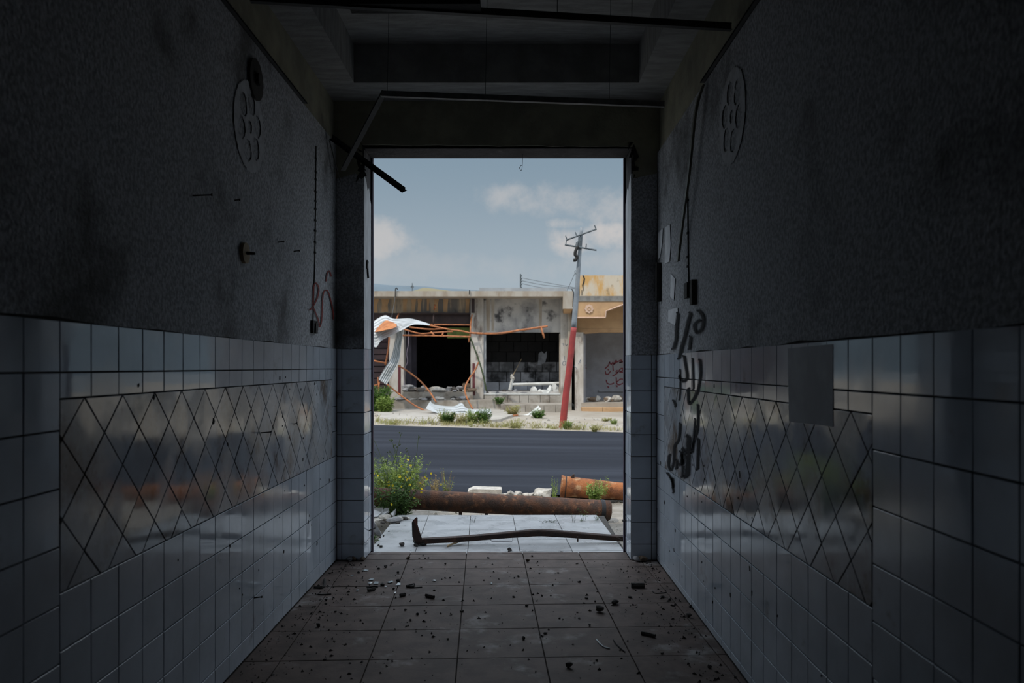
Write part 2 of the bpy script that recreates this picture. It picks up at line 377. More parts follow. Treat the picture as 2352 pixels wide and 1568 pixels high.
# ================================================================== THE ROOM
XL, XR, YP, YO = -1.22, .985, 5.40, 5.68          # wall faces, inner and outer face of the door wall
JL, JR, ZH, ZC = -1.03, .807, 2.86, 3.41          # jambs, door head, ceiling
YB = -7.0
wl = struct('wall_left', MB().box((XL-.27, YB, -.3), (XL-.022, YO, ZC)), m_olive)
wr = struct('wall_right', MB().box((XR+.022, YB, -.3), (XR+.27, YO, ZC)), m_olive)
wb = struct('wall_back', MB().box((XL-.27, YB-.25, -.3), (XR+.27, YB, ZC)), m_plaster)
rj = random.Random(11)
def wavy_panel(mb, x0, x1, y0, y1, z0, z1, amp, n=60):
    poly = [(x0, y1, z1), (x0, y0, z1)]
    for i in range(n+1):
        yy = y0+(y1-y0)*i/n; poly.append((x0, yy, z0+amp*noise.noise(Vector((yy*3.1, x0*5, 1.7)))+amp*.5*noise.noise(Vector((yy*11, x0, 4)))))
    mb.prism(poly, (x1-x0, 0, 0)); return mb
# plaster coats (their lower edge laps raggedly over the tiles)
ZT_L, ZT_R = 1.455, 1.412
wavy_panel(MB(), XL-.03, XL-.004, YB, YP, ZT_L, 2.862, .014).build('plaster_coat', m_plaster, wl)
wavy_panel(MB(), XR+.03, XR+.004, YB, YP, ZT_R, 2.80, .014).build('plaster_coat', m_plaster, wr)
MB().box((XL-.03, YB, 0), (XL-.008, YP, ZT_L+.01)).build('grout_bed', m_grout, wl)
MB().box((XR+.03, YB, 0), (XR+.008, YP, ZT_R+.01)).build('grout_bed', m_grout, wr)
# wall tiles
T = .1565
def wall_tiles(parent, x, nrm, ztop, zrow, zd1, zd0, yd0, yd1, apex, ycorner, near):
    A, B, N = ((0, 1, 0), (0, 0, 1), (1, 0, 0)) if nrm > 0 else ((0, -1, 0), (0, 0, 1), (-1, 0, 0))
    sg = 1 if nrm > 0 else -1
    O = (x-sg*.008, 0, 0)
    low = [zd0]
    while low[-1]-T > .03: low.append(low[-1]-T)
    low = [0.004]+low[::-1]
    ys = [yd0]
    while ys[-1]+T < ycorner-.02: ys.append(ys[-1]+T)
    ys.append(ycorner)
    P = rects(ys, [zrow, ztop])
    P += rects(ys, low)
    P += rects([y for y in ys if y <= yd1]+[yd1], [zd1, zrow])
    P += rects([yd1, ycorner], [zd0, zd0+.17, zd0+.34, zrow])
    nys = [yd0]
    while nys[-1]-T > near: nys.append(nys[-1]-T)
    nys.append(near); nys.reverse()
    zs = [zrow]
    while zs[-1]-T > .03: zs.append(zs[-1]-T)
    zs = [.004]+zs[::-1]+[ztop]
    P += rects(nys, zs)
    fl = lambda q: [(sg*p[0], p[1]) for p in q]
    lay_tiles(parent, [fl(q) for q in P], O, A, B, N, m_tile, wob=.006)
    D = []; h = .2175/2
    i0 = int((yd0-apex)/h)-3; i1 = int((yd1-apex)/h)+3
    for i in range(i0, i1):
        for j in range(-1, 8):
            if (i+j) % 2 == 0: continue
            c = (apex+i*h, zd1-h-(j-1)*h) if True else 0
            q = clip([(c[0]-h, c[1]), (c[0], c[1]-h), (c[0]+h, c[1]), (c[0], c[1]+h)], yd0, yd1, zd0, zd1)
            D.append(fl(q))
    D = [q for q in D if len(q) > 2 and area(q) > 5e-4]
    lay_tiles(parent, D, O, A, B, N, m_tile_d, 'diamond_tile', wob=.009)
wall_tiles(wl, XL, 1, ZT_L, 1.315, 1.243, .72, 2.105, 5.26, 2.225, YP, .55)
wall_tiles(wr, XR, -1, ZT_R, 1.26, 1.20, .668, 2.15, 5.13, 3.157, YP, .55)

# door wall with its two pilasters, lintel and the plain outer facade either side
ZF = 4.05
dw = MB()
dw.box((-9, YP, -.4), (JL-.012, YO, ZF)); dw.box((JR+.012, YP, -.4), (9, YO, ZF))
lint = [(JL-.012, YP, ZF), (JL-.012, YP, ZH)]
for i in range(33):
    t = i/32; lint.append((JL-.012+(JR-JL+.024)*t, YP, ZH-.012*t+.009*noise.noise(Vector((t*9, 3, 1)))+.004*noise.noise(Vector((t*31, 3, 1)))))
lint += [(JR+.012, YP, ZF)]
dw.prism(lint, (0, YO-YP, 0))
wf = struct('wall_front', dw, m_olive)
# plaster on the pilaster faces, white coat on the jamb reveals, broken off at the top
def ragged(pts, ext, name, m, parent): return MB().prism(pts, ext).build(name, m, parent)
for (xa, xb, zt, jx, sg) in ((XL, JL, 1.455, JL, 1), (JR, XR, 1.412, JR, -1)):
    ragged([(xa, YP+.004, zt+.01)]+[(xa+(xb-xa)*i/10, YP+.004, zt+.01*noise.noise(Vector((i*.7, sg, 2)))) for i in range(11)]+[(xb, YP+.004, 2.60), (xb-(xb-xa)*.3*(1 if sg > 0 else 0), YP+.004, 2.66), (xa, YP+.004, 2.62)], (0, -.016, 0), 'plaster_coat', m_plaster, wf)
    x0 = jx-sg*.014
    edge = [(x0, YP+.0, zt), (x0, YO-.02, zt)]
    top = [(x0, YO-.02, 2.50), (x0, YO-.06, 2.53), (x0, YO-.10, 2.60), (x0, YO-.16, 2.57), (x0, YO-.2, 2.62), (x0, YP+.0, 2.66)]
    ragged(edge+top, (sg*.014, 0, 0), 'jamb_plaster', m_white, wf)
    zs = [.0, .11] + [.11+.1505*i for i in range(1, 20) if .11+.1505*i < zt-.05] + [zt]
    MB().box((xa, YP+.002, 0), (xb, YP-.001, zt)).build('grout_bed', m_grout, wf)
    cols = [xa+.002, xa+.037, xb] if sg > 0 else [xa, xb-.037, xb-.002]
    lay_tiles(wf, rects(cols, zs), (0, YP-.001, 0), (1, 0, 0), (0, 0, 1), (0, -1, 0), m_tile, thick=.008, wob=.003)
    MB().box((jx-sg*.012, YP, 0), (jx-sg*.006, YO-.02, zt)).build('grout_bed', m_grout, wf)
    ry = [YP, YP+.15, YO-.02] if sg > 0 else [YP, YP+.10, YO-.02]
    P = rects(ry, zs)
    if sg > 0: lay_tiles(wf, P, (jx-.006, 0, 0), (0, 1, 0), (0, 0, 1), (1, 0, 0), m_tile, thick=.007, wob=.006)
    else: lay_tiles(wf, [[(-a, b) for a, b in q] for q in P], (jx+.006, 0, 0), (0, -1, 0), (0, 0, 1), (-1, 0, 0), m_tile, thick=.007, wob=.006)
    # crumbled corner where lintel meets pilaster, black colour drawn for the hole's darkness
    c = MB()
    for i in range(9):
        rr = rj.uniform(.02, .045); z = 2.60+i*.032
        c.add(*(lambda vv: (vv, [(0, 2, 1), (0, 3, 2), (0, 1, 3), (1, 2, 3)]))([Vector((jx-sg*.02, YP-.004, z))+Vector((rj.uniform(-rr, rr), rj.uniform(-rr, rr)*.4, rj.uniform(-rr, rr)*1.6)) for _ in range(4)]))
    c.build('crumbled_hole_dark', m_black, wf)
    # crumbled foot of the pilaster
    for i in range(7):
        rock('crumbled_plaster', (jx-sg*rj.uniform(.0, .10), YP-.015-rj.uniform(0, .03), .001), rj.uniform(.03, .07), m_grey if i % 3 else m_brown, i, rj.uniform(0, 6), wf)
fr = MB(); fr.box((JL-.01, YO-.02, -.08), (JL+.012, YO+.02, 2.85)); fr.box((JR+.01, YO-.02, -.08), (JR-.012, YO+.02, 2.84)); fr.box((JL-.01, YO-.02, 2.845), (JR+.01, YO+.02, 2.87))
fr.build('outer_frame', m_purple, wf)
# soot-blackened underside of the lintel and tops of the jambs
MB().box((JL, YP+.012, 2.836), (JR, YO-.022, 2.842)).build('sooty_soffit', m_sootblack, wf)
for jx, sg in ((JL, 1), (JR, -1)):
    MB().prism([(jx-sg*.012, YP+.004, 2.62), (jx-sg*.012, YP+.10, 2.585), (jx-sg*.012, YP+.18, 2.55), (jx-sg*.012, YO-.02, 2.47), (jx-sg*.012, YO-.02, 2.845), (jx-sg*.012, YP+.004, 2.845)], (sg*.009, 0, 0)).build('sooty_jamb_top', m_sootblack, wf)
# ceiling slab, beams along the walls and across at the door
cl_ = struct('ceiling', MB().box((XL-.27, YB-.25, ZC), (XR+.27, YO, ZC+.25)), m_ceil)
for nm, a, b in (('beam', (XL-.022, YB, 3.16), (JL, YP, ZC)), ('beam', (JR, YB, 3.16), (XR+.022, YP, ZC)), ('cross_beam', (JL, 5.05, 3.16), (JR, YP, ZC))):
    MB().box(a, b).build(nm, m_ceil, cl_)
# outer roof edge of this building (parapet) beyond the door wall
tag(MB().box((-9, -6, ZC+.25), (9, YO+.02, ZC+.3)).build('roof_deck', m_ceil, cl_))

# floor slab and its tiles (grid turned a little against the walls)
fs_ = MB().box((XL-.05, YB, -.3), (XR+.05, 5.63, -.010)); fs_.box((JL-.02, 5.4, -.3), (JR+.02, 5.63, -.010))
fl = struct('floor', fs_, m_slab)
th = math.radians(2.25); UX = Vector((math.cos(th), math.sin(th), 0)); VX = Vector((-math.sin(th), math.cos(th), 0)); O0 = Vector((.111, 4.39, 0))
def grid_tiles(parent, i0, i1, j0, j1, xa, xb, ya, yb, z, m, name, skip=None, wob=.003, thick=.010):
    P = []
    for i in range(i0, i1):
        for j in range(j0, j1):
            q = []
            for di, dj in ((0, 0), (1, 0), (1, 1), (0, 1)):
                p = O0+UX*(.4*(i+di))+VX*(.4*(j+dj)); q.append((p.x, p.y))
            q = clip(q, xa, xb, ya, yb)
            if skip: q = skip(i, j, q)
            if len(q) > 2 and area(q) > 1e-3: P.append(q)
    lay_tiles(parent, P, (0, 0, z-thick), (1, 0, 0), (0, 1, 0), (0, 0, 1), m, name, thick=thick, gap=.0022, wob=wob, bev=.0018)
grid_tiles(fl, -4, 3, -7, 3, XL, XR, 1.9, 5.40, 0, m_floor, 'floor_tile')
grid_tiles(fl, -4, 3, 2, 4, JL, JR, 5.40, 5.63, 0, m_floor, 'floor_tile')
MB().box((XL, YB, -.012), (XR, 1.9, -.001)).build('floor_screed', m_floor, fl)
pb = MB().prism([(-1.12, 5.63, -.09), (.86, 5.63, -.09), (.86, 7.47, -.09), (-1.0, 7.47, -.09), (-1.0, 7.1, -.09), (-1.12, 6.9, -.09)], (0, 0, -.25))
po = struct('porch_step', pb, m_slab)
def porch_skip(i, j, q):
    if i <= -4 and j >= 6: return []
    return q
grid_tiles(po, -4, 2, 3, 8, -1.11, .85, 5.635, 7.46, -.08, m_porch, 'porch_tile', porch_skip)

# ================================================================== THE STREET
def road_edge(far, X):
    return (19.5-.21*X) if far else (9.55-.10*X)
def gz(X, Y):
    z = -.215-.013*max(-14, min(14, X)); return z
rd = MB(); NXR = 40
def road_fn(a, b):
    X = -30+60*a; Y = road_edge(False, X)*(1-b)+road_edge(True, X)*b
    return (X, Y, gz(X, Y)+.03*math.sin(math.pi*b))
rd.grid(lambda a, b: road_fn(b, a), 8, 60)
struct('road', rd, m_asphalt)
ng = MB()
def near_fn(a, b):
    X = -14+28*a; Y = 5.6+(road_edge(False, X)+1.6-5.6)*b
    edge = max(0, min(1, (b-.8)/.2))
    return (X, Y, -.26+.018*noise.noise(Vector((X*2.3, Y*2.3, 0)))+.012*noise.noise(Vector((X*9, Y*9, 2)))-.03*edge+ (gz(X, Y)+.21)*.6)
ng.grid(lambda a, b: near_fn(b, a), 40, 180)
ground = struct('ground', ng, m_dirt, smooth=True)
vg = MB()
def far_fn(a, b):
    X = -30+60*a; Y0 = road_edge(True, X)-.1; Y = Y0+(140-Y0)*b**2.2
    t = min(1, (Y-Y0)/.5)
    return (X, Y, gz(X, Y)+.035*t+.03*noise.noise(Vector((X*1.1, Y*1.1, 0)))*t+.02*noise.noise(Vector((X*4, Y*4, 5)))*t)
vg.grid(lambda a, b: far_fn(b, a), 50, 160)
verge = struct('verge', vg, m_dirt2, smooth=True)
# left pavement slab in front of the burnt shops, its left corner rounded
def pv(px, py, z=-.115): Y = F*(EYE-z)/(py-CY); return Vector(((px-CX)*Y/F, Y, z))
pav = [pv(866, 952), pv(872, 945), pv(890, 940), pv(930, 938), pv(1010, 938), pv(1150, 938), pv(1178, 952), pv(1150, 962), pv(1050, 969), pv(985, 970), pv(930, 966), pv(890, 962), pv(872, 957)]
struct('pavement', MB().prism(pav, (0, 0, -.25)), m_pave)

# ---- helpers for the buildings opposite: a rectangle of the facade at its own distance, with real depth
def fbox(mb, x0, x1, y0, y1, Y, d):
    a, b = PX(x0, y1, Y), PX(x1, y0, Y); mb.box((a.x, Y, a.z), (b.x, Y+d, b.z)); return mb
def fpart(nm, m, par, *r):
    b = MB()
    for q in r: fbox(b, *q)
    return b.build(nm, m, par)
FY = 28.0
sb = empty('shop_building', PX(1000, 920, FY), 'burnt-out grey concrete shop row with streaked flat roof slab and open shopfronts', 'building')
fpart('roof_slab', m_conc, sb, (560, 1316, 668, 680.5, 27.1, 6.6))
fpart('corner_bracket', m_conc, sb, (1293, 1316, 668.2, 709, 27.08, .6))
cb = MB(); a, b = PX(1295, 709, 27.1), PX(1316, 717, 27.1)
cb.prism([(a.x, 27.15, a.z), (b.x, 27.15, a.z), (b.x-.05, 27.3, b.z), (a.x+.02, 27.3, b.z)], (0, .5, 0)); cb.build('bracket_foot', m_tan, sb)
fpart('wall', m_drip, sb, (560, 1082, 680, 719, FY, .3))
fpart('wall', m_soot, sb, (1106, 1306, 680, 763, FY, .3))
fpart('lintel', m_lintel, sb, (560, 1083, 719, 745, FY-.02, .3))
fpart('lintel_rail', m_lintel, sb, (921, 1081, 718, 721.5, FY-.16, .12))
# rust drips down the fascia (painted-on runs that differ in width)
dr = random.Random(4)
for (x, wd, y1) in ((862, 12, 718), (884, 16, 716), (930, 9, 716), (949, 10, 717), (963, 9, 716), (983, 6, 714), (1002, 9, 717), (1023, 10, 716), (1073, 9, 718)):
    p = [(x-wd/2, 686), (x-wd*.4+dr.uniform(-1, 1), 698), (x-wd*.5, y1), (x+wd*.45, y1), (x+wd*.42+dr.uniform(-1, 1), 700), (x+wd*.7, 686)]
    MB().prism([PX(*q, FY-.004) for q in p], (0, .01, 0)).build('rust_run', m_tan, sb)
for (x, wd) in ((1102, 10), (1121, 9), (1132, 7), (1241, 7)):
    p = [(x-wd/2, 684), (x-wd*.45, 715), (x-wd*.4, 760), (x+wd*.4, 760), (x+wd*.5, 720), (x+wd*.6, 684)]
    MB().prism([PX(*q, FY-.004) for q in p], (0, .01, 0)).build('rust_run', m_conc, sb)
# pillars with red painted stripes
p1 = fpart('pillar', m_pillar, sb, (894, 927, 744, 918, FY-.12, .5))
fpart('red_stripe', m_redp, p1, (914.5, 920.5, 838, 905, FY-.128, .02))
p2 = fpart('pillar', m_pillar, sb, (1081, 1110.5, 683, 916, FY-.14, .5))
fpart('red_stripe', m_redp, p2, (1085, 1091, 834, 908, FY-.148, .02))
fpart('drain_pipe', m_lintel, sb, (1082.5, 1090, 686, 718, FY-.25, .12))
p3 = fpart('pillar', m_pillar, sb, (1287.5, 1304, 688, 934, FY-.12, .5))
fpart('pillar', m_conc, sb, (1304, 1313, 712, 955, FY-.25, .5))
# rooms behind: floor, partitions, back wall
fpart('shop_floor', m_soot, sb, (560, 1311, 899, 935, FY+.0, 5.6))
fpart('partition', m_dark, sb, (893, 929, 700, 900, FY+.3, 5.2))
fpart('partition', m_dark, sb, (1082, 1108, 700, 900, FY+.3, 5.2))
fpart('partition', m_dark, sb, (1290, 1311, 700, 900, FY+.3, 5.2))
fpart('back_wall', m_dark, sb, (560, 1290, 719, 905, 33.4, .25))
fpart('inner_wall', mat('scorched_purple_wall', (.085, .075, .10), (.045, .04, .05), 1.2, .9), sb, (929, 944, 765, 897, FY+.45, .2), (944, 956, 765, 896, FY+1.2, .2))
fpart('green_panel', m_green, sb, (1027, 1080, 752, 776, FY+.25, .1))
fpart('shutter', m_shutter, sb, (640, 893, 745, 912, FY+.12, .12))
for k in range(12): fpart('shutter_slat', m_shutter, sb, (640, 893, 746+k*13.8, 757+k*13.8, FY+.08, .05))
# window shop: frame, low wall of blocks, scorched block wall at the back, darker towards the top
fpart('low_wall', m_stepc, sb, (1108, 1290, 905.5, 932, FY-.05, .3))
bx = [1112, 1139, 1166, 1193, 1214, 1241, 1262, 1288]
for x0, x1 in zip(bx, bx[1:]): fpart('block', m_stepc, sb, (x0+.5, x1-.5, 908, 929, FY-.05-dr.uniform(.02, .06), .1))
wfm = fpart('window_frame', m_wpaint, sb, (1109, 1289, 902.5, 906, FY-.10, .1))
fpart('frame_post', mat('grey_frame_post', (.32, .34, .36), (.22, .23, .24), 4, .6), wfm, (1109.5, 1116.5, 764, 903, FY-.08, .1))
fpart('frame_post', m_conc, wfm, (1284.5, 1287, 766, 903, FY-.04, .1))
rl = MB(); rl.tube([PX(1177, 883, FY+.2), PX(1286, 880, FY+.15)], .055, 4); rl.build('fallen_rail', m_wpaint, wfm)
rl = MB(); rl.tube([PX(1171, 896, FY+.15), PX(1178, 866, FY+.25)], .058, 4); rl.build('leaning_rail', m_wpaint, wfm)
YB2 = 29.9
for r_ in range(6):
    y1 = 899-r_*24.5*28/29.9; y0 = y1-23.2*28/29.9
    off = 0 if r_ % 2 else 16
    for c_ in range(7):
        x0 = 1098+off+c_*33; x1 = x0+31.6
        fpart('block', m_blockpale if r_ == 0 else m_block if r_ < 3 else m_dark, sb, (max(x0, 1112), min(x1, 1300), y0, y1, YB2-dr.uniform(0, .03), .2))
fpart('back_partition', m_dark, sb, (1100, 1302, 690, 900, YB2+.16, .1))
# steps in front
fpart('door_sill', m_stepc, sb, (924, 1086, 900, 919, FY-.55, .6))
fpart('step', m_stepc, sb, (893, 1150, 919, 942, 26.95, 1.1))
st = fpart('step', m_stepc, sb, (1150, 1300, 929, 968, 26.4, 1.6))
for x0, x1 in zip([1151, 1172, 1208, 1250, 1277], [1171, 1207, 1249, 1276, 1299]): fpart('block', m_stepc, sb, (x0, x1, 931, 964, 26.34, .1))
# pale parapet strip on the roof and roof pieces
fpart('roof_upstand', mat('pale_blue_upstand', (.36, .385, .41), (.28, .30, .32), 2, .9), sb, (1101, 1301, 660.5, 668.3, 27.6, .25))
# ---- tan building on the right
tb = empty('tan_building', PX(1400, 940, FY), 'ochre and tan rendered building with cracked parapet, flower emblem and walled-up bay', 'building')
par = fpart('parapet', m_parapet, tb, (1330, 1700, 632, 681, 29.0, .3))
cr = [(1339.5, 632), (1342.5, 640), (1341, 648), (1338.5, 655), (1340, 663), (1341, 668)]
MB().prism([PX(x-.7-1.1*(i < 4), y, 28.99) for i, (x, y) in enumerate(cr)]+[PX(x+.5+1.0*(i < 4), y, 28.99) for i, (x, y) in reversed(list(enumerate(cr)))], (0, .02, 0)).build('crack', m_black, par)
for x, y0, y1 in ((1330.6, 654, 679), (1336.5, 666, 678)): fpart('crack', m_black, par, (x-.6, x+.6, y0, y1, 28.99, .02))
fpart('ledge', m_ledge, tb, (1318, 1700, 679.5, 692, 27.1, 6.6))
fas = MB().prism([PX(*q, 27.12) for q in ((1317, 692), (1452, 692), (1392, 714), (1390.5, 728.5), (1317, 728.5))], (0, .3, 0)); fas.build('fascia', m_tan, tb)
ed = MB()
for q0, q1 in (((1317, 729), (1390.5, 729)), ((1390.5, 729), (1392, 714)), ((1392, 714), (1452, 692))): ed.tube([PX(*q0, 27.10), PX(*q1, 27.10)], .022, 4)
ed.build('fascia_edge', m_emblem, tb)
em = empty_em = None
fe = MB(); cpt = PX(1353, 709, 27.10); R0 = .155
ring = []
for k in range(48):
    a_ = 2*math.pi*k/48; r_ = R0*(.82+.18*abs(math.cos(4*a_))); ring.append((cpt.x+r_*math.cos(a_), 27.11, cpt.z+r_*math.sin(a_)))
fe.prism(ring, (0, -.03, 0))
fe = fe.build('flower_emblem', m_emblem, tb)
ri = MB(); ri.tube([(cpt.x+.055*math.cos(2*math.pi*k/16), 27.075, cpt.z+.055*math.sin(2*math.pi*k/16)) for k in range(17)], .014, 5, False); ri.build('emblem_ring', m_tan, fe)
fpart('wall', m_tan, tb, (1314, 1700, 692, 763, FY+.05, .3))
lowedge = MB().prism([PX(*q, FY+.04) for q in ((1320, 760), (1345, 766), (1374, 764), (1376, 760), (1440, 758), (1500, 759), (1500, 755), (1320, 755))], (0, .3, 0)); lowedge.build('broken_wall_edge', m_tan, tb)
fpart('pillar', m_pillar, tb, (1321.5, 1340, 763, 948, 27.6, .55))
fpart('side_wall', m_recess, tb, (1321, 1345, 740, 930, FY+.2, 5.6))
rw = fpart('recess_wall', m_recess, tb, (1338, 1720, 690, 925, 30.0, .25))
fpart('recess_floor', m_dirt2, tb, (1336, 1700, 925, 938, 27.55, 2.5))
for x0, x1 in ((1337, 1384), (1385, 1440), (1441, 1500)): fpart('step_block', m_tan, tb, (x0, x1, 936, 952, 27.2, .5))
fpart('kerb_line', m_recess, rw, (1375, 1500, 896, 899, 29.93, .08))
q4 = lambda x, y: (1080+.1531*x, 800+.1531*y)
red = [([(2025, 300), (2068, 262), (2092, 205)], 3.0), ([(2092, 205), (2118, 240), (2140, 208), (2155, 240), (2172, 200), (2192, 178), (2185, 215), (2150, 240)], 3.0),
       ([(2200, 205), (2232, 188), (2266, 175), (2272, 205), (2236, 210), (2300, 200), (2340, 205)], 3.0), ([(2140, 258), (2146, 332)], 3.0),
       ([(2030, 345), (2036, 382), (2068, 386), (2102, 345)], 3.0), ([(2068, 312), (2074, 320)], 3.0),
       ([(2205, 330), (2188, 350), (2212, 362), (2222, 338), (2200, 375), (2138, 412)], 3.0), ([(2222, 345), (2252, 310), (2284, 295), (2290, 330), (2240, 352), (2330, 352), (2350, 320)], 3.0),
       ([(2042, 478), (2058, 522), (2110, 536), (2152, 518)], 3.2), ([(2068, 574), (2076, 582)], 4.0), ([(2192, 438), (2198, 520), (2236, 545), (2290, 520)], 3.2),
       ([(2200, 500), (2250, 462), (2290, 460)], 3.0), ([(2196, 560), (2204, 568)], 4.0), ([(1705, 240), (1740, 300)], 3), ([(1735, 250), (1708, 305)], 3)]
ribbon([([q4(*p) for p in pts], wd) for pts, wd in red], lambda x, y: PX(x, y, 29.99), None, m_sprayred2, 'graffiti_stroke', rw, 0)
blue = [([(1382, 1110), (1405, 1105), (1400, 1130)], 2), ([(1425, 1108), (1440, 1135), (1462, 1105)], 2), ([(1415, 1290), (1418, 1350)], 2), ([(1385, 1400), (1400, 1372), (1430, 1378), (1425, 1420), (1395, 1425), (1385, 1400)], 2)]
q5 = lambda x, y: (1080+.1531*x, 620+.1531*y)
ribbon([([q5(*p) for p in pts], 1.3) for pts, wd in blue], lambda x, y: PX(x, y, FY-.126), None, m_sprayblue, 'mark_stroke', p3, 0)
ribbon([([q5(130, 1240), q5(138, 1220), q5(150, 1245)], 1.3)], lambda x, y: PX(x, y, FY-.146), None, m_sprayblue, 'mark_stroke', p2, 0)
tp = [o for o in tb.children if o.name.startswith('pillar')][0]
ribbon([([q5(1625, 1410), q5(1655, 1345), q5(1655, 1395)], 1.3), ([q5(1560, 1440), q5(1600, 1480)], 1.3)], lambda x, y: PX(x, y, 27.595), None, m_sprayblue, 'mark_stroke', tp, 0)

# ---- rusted awning frame in front of the shops
af = empty('awning_frame', PX(1082, 940, 26.9), 'collapsed rusty orange tube frame of a shop awning hanging by the doorway', 'awning frame')
def bar(par, pts, r, m=m_rustbar, nm='bar', sm=4):
    P = [PX(*p) for p in pts]; P = smooth_line(P, sm) if len(P) > 2 else P
    return MB().tube(P, r, 7).build(nm, m, par, smooth=True)
R1 = .028
for pts in ([(923, 770, 26.6), (1000, 771, 26.6), (1079, 773, 26.7)], [(928, 756, 26.7), (965, 766, 26.7), (995, 764, 26.7), (1040, 761, 26.8)],
            [(975, 745, 27.4), (1081, 746, 27.5)], [(975, 744.5, 27.3), (1005, 751, 27.1), (1035, 757, 27.0), (1060, 760, 26.9), (1081, 765, 26.8)],
            [(990, 762, 26.7), (998, 770.5, 26.6)], [(1018, 762, 26.7), (1015.5, 771, 26.6)], [(1084, 722, 27.6), (1081, 745, 27.5), (1080, 774, 26.8)], [(1077, 771, 26.75), (1076.5, 786, 26.75)],
            [(940, 751, 27.2), (985, 756, 27.2), (1025, 754, 27.3)],
            [(1099, 832, 26.9), (1090, 852, 26.8), (1076, 872, 26.6), (1068, 892, 26.4), (1072, 912, 26.3), (1086, 940, 26.2)],
            [(915, 840, 26.8), (930, 848, 26.8), (960, 870, 26.6), (985, 897, 26.4), (1002, 924, 26.2)],
            [(886, 880, 26.4), (912, 901, 26.2), (945, 926, 26.1), (972, 941, 26.0), (1000, 950, 25.9)],
            [(894, 774, 26.8), (892, 800, 26.8), (885, 838, 26.8)], [(853, 827, 26.8), (885, 833.5, 26.8)], [(868, 866, 26.4), (870, 890, 26.4), (869, 915, 26.4)], [(848, 888, 26.4), (872, 882, 26.4)], [(871, 878, 26.4), (870, 890, 26.3)],
            [(905, 748, 26.9), (916, 720, 27.6)]):
    bar(af, pts, R1)
bar(af, [(1079, 764, 26.9), (1113, 766, 26.6), (1150, 765, 26.4), (1195, 758, 26.3), (1258, 749, 26.3)], .036, nm='long_rail')
bar(af, [(1243, 752, 26.3), (1250, 776, 26.2)], .034)
bar(af, [(1080, 774, 26.8), (1098, 822, 26.7), (1110, 862, 26.6), (1117, 897, 26.6)], .028, m_stem, 'bent_bar')
bar(af, [(997, 712, 27.6), (999, 700, 27.5), (1001, 708, 27.5)], .03)
bar(af, [(996, 722, 27.5), (995, 745, 27.4)], .025, m_lintel)
lw = MB().tube(smooth_line([PX(*p) for p in ((934, 755, 26.8), (938, 765, 26.8), (938, 790, 26.8), (934, 812, 26.8), (936, 830, 26.8), (929, 848, 26.8), (928, 868, 26.8), (930, 885, 26.8))]), .012, 5)
tag(lw.build('hanging_cable', mat('mauve_cable', (.30, .25, .30), None, rough=.6)), 'thin mauve cable hanging in front of the dark shop doorway', 'cable')
# ---- corrugated sheets
def sheet(name, top, bot, m, label, cat, nc, amp, ny=10, Yt=26.2, Yb=25.6, along=True, fold=.12, seed=1):
    tp_, bt_ = smooth_line([(*p, 0) for p in top], 8), smooth_line([(*p, 0) for p in bot], 8)
    def samp(L, t):
        k = t*(len(L)-1); i = min(int(k), len(L)-2); return L[i].lerp(L[i+1], k-i)
    b = MB()
    def fn(a, c):
        p = samp(tp_, a).lerp(samp(bt_, a), c)
        rip = math.sin((c if along else a)*nc*2*math.pi)*amp
        Y = Yt+(Yb-Yt)*c+rip+fold*noise.noise(Vector((a*4, c*2, seed)))
        q = PX(p.x, p.y, Y); return (q.x, q.y, q.z+rip*.3)
    b.grid(fn, 60 if along else 70, 40 if along else 24)
    o = b.build(name, m, None, True, .006)
    return tag(o, label, cat) if label else o
s1 = sheet('roofing_sheet', [(846, 748), (868, 731), (886, 724), (905, 732), (940, 731), (965, 737), (987, 744)], [(846, 784), (863, 798), (876, 782), (905, 767), (925, 757), (950, 745), (987, 747)], m_zinc,
      'crumpled grey metal roofing sheet draped over the awning, patched with rust', 'metal sheet', 9, .02)
rs = sheet('rust_patch', [(861, 761), (874, 745), (886, 736), (897, 738), (911, 744)], [(862, 762), (876, 760), (888, 757), (899, 755), (911, 750)], m_rustsheet, None, None, 6, .01, Yt=25.95, Yb=25.35, fold=.05)
rs.parent = s1
sheet('corrugated_strip', [(912, 752), (907, 785), (898, 822), (884, 845), (869, 871)], [(927, 752), (922, 790), (916, 830), (904, 855), (888, 883)], m_zinc,
      'narrow corrugated metal strip hanging bent in front of the shop pillar', 'metal sheet', 5, .035, Yt=26.0, Yb=25.9)
sheet('corrugated_offcut', [(846, 792), (847, 815), (848, 842)], [(858, 796), (856, 812), (850, 832)], m_zinc, 'small pale corrugated offcut hanging below the draped sheet', 'metal sheet', 3, .02, Yt=26.2, Yb=26.2, fold=.03)
sheet('corrugated_sheet', [(988, 921), (1000, 929), (1040, 933), (1060, 925), (1075, 939), (1128, 940)], [(978, 938), (1008, 949), (1045, 951), (1070, 957), (1100, 953), (1128, 948)], m_zinc,
      'wavy corrugated metal sheet lying on the pavement below the doorway', 'metal sheet', 5, .04, Yt=24.9, Yb=24.2)
sheet('bent_metal_piece', [(1193, 953), (1212, 950), (1236, 931)], [(1197, 957), (1218, 956), (1243, 939)], m_wpaint, 'bent white metal piece lying by a weed in front of the window', 'metal sheet', 2, .03, Yt=24.6, Yb=24.4, fold=.03)
bar(af, [(1135, 960, 23.8), (1190, 953, 23.8)], .03)
fs1 = MB().prism([PX(*p, FY+.9) for p in ((1237, 812), (1244, 806), (1250, 812), (1256, 806), (1256, 818), (1252, 832), (1243, 838), (1234, 838), (1237, 825))], (0, .25, 0))
tag(fs1.build('hanging_ceiling_panel', mat('sooty_panel', (.16, .165, .175), (.07, .07, .075), 3, .9)), 'scorched scrap of ceiling panel hanging inside the shop window', 'panel')
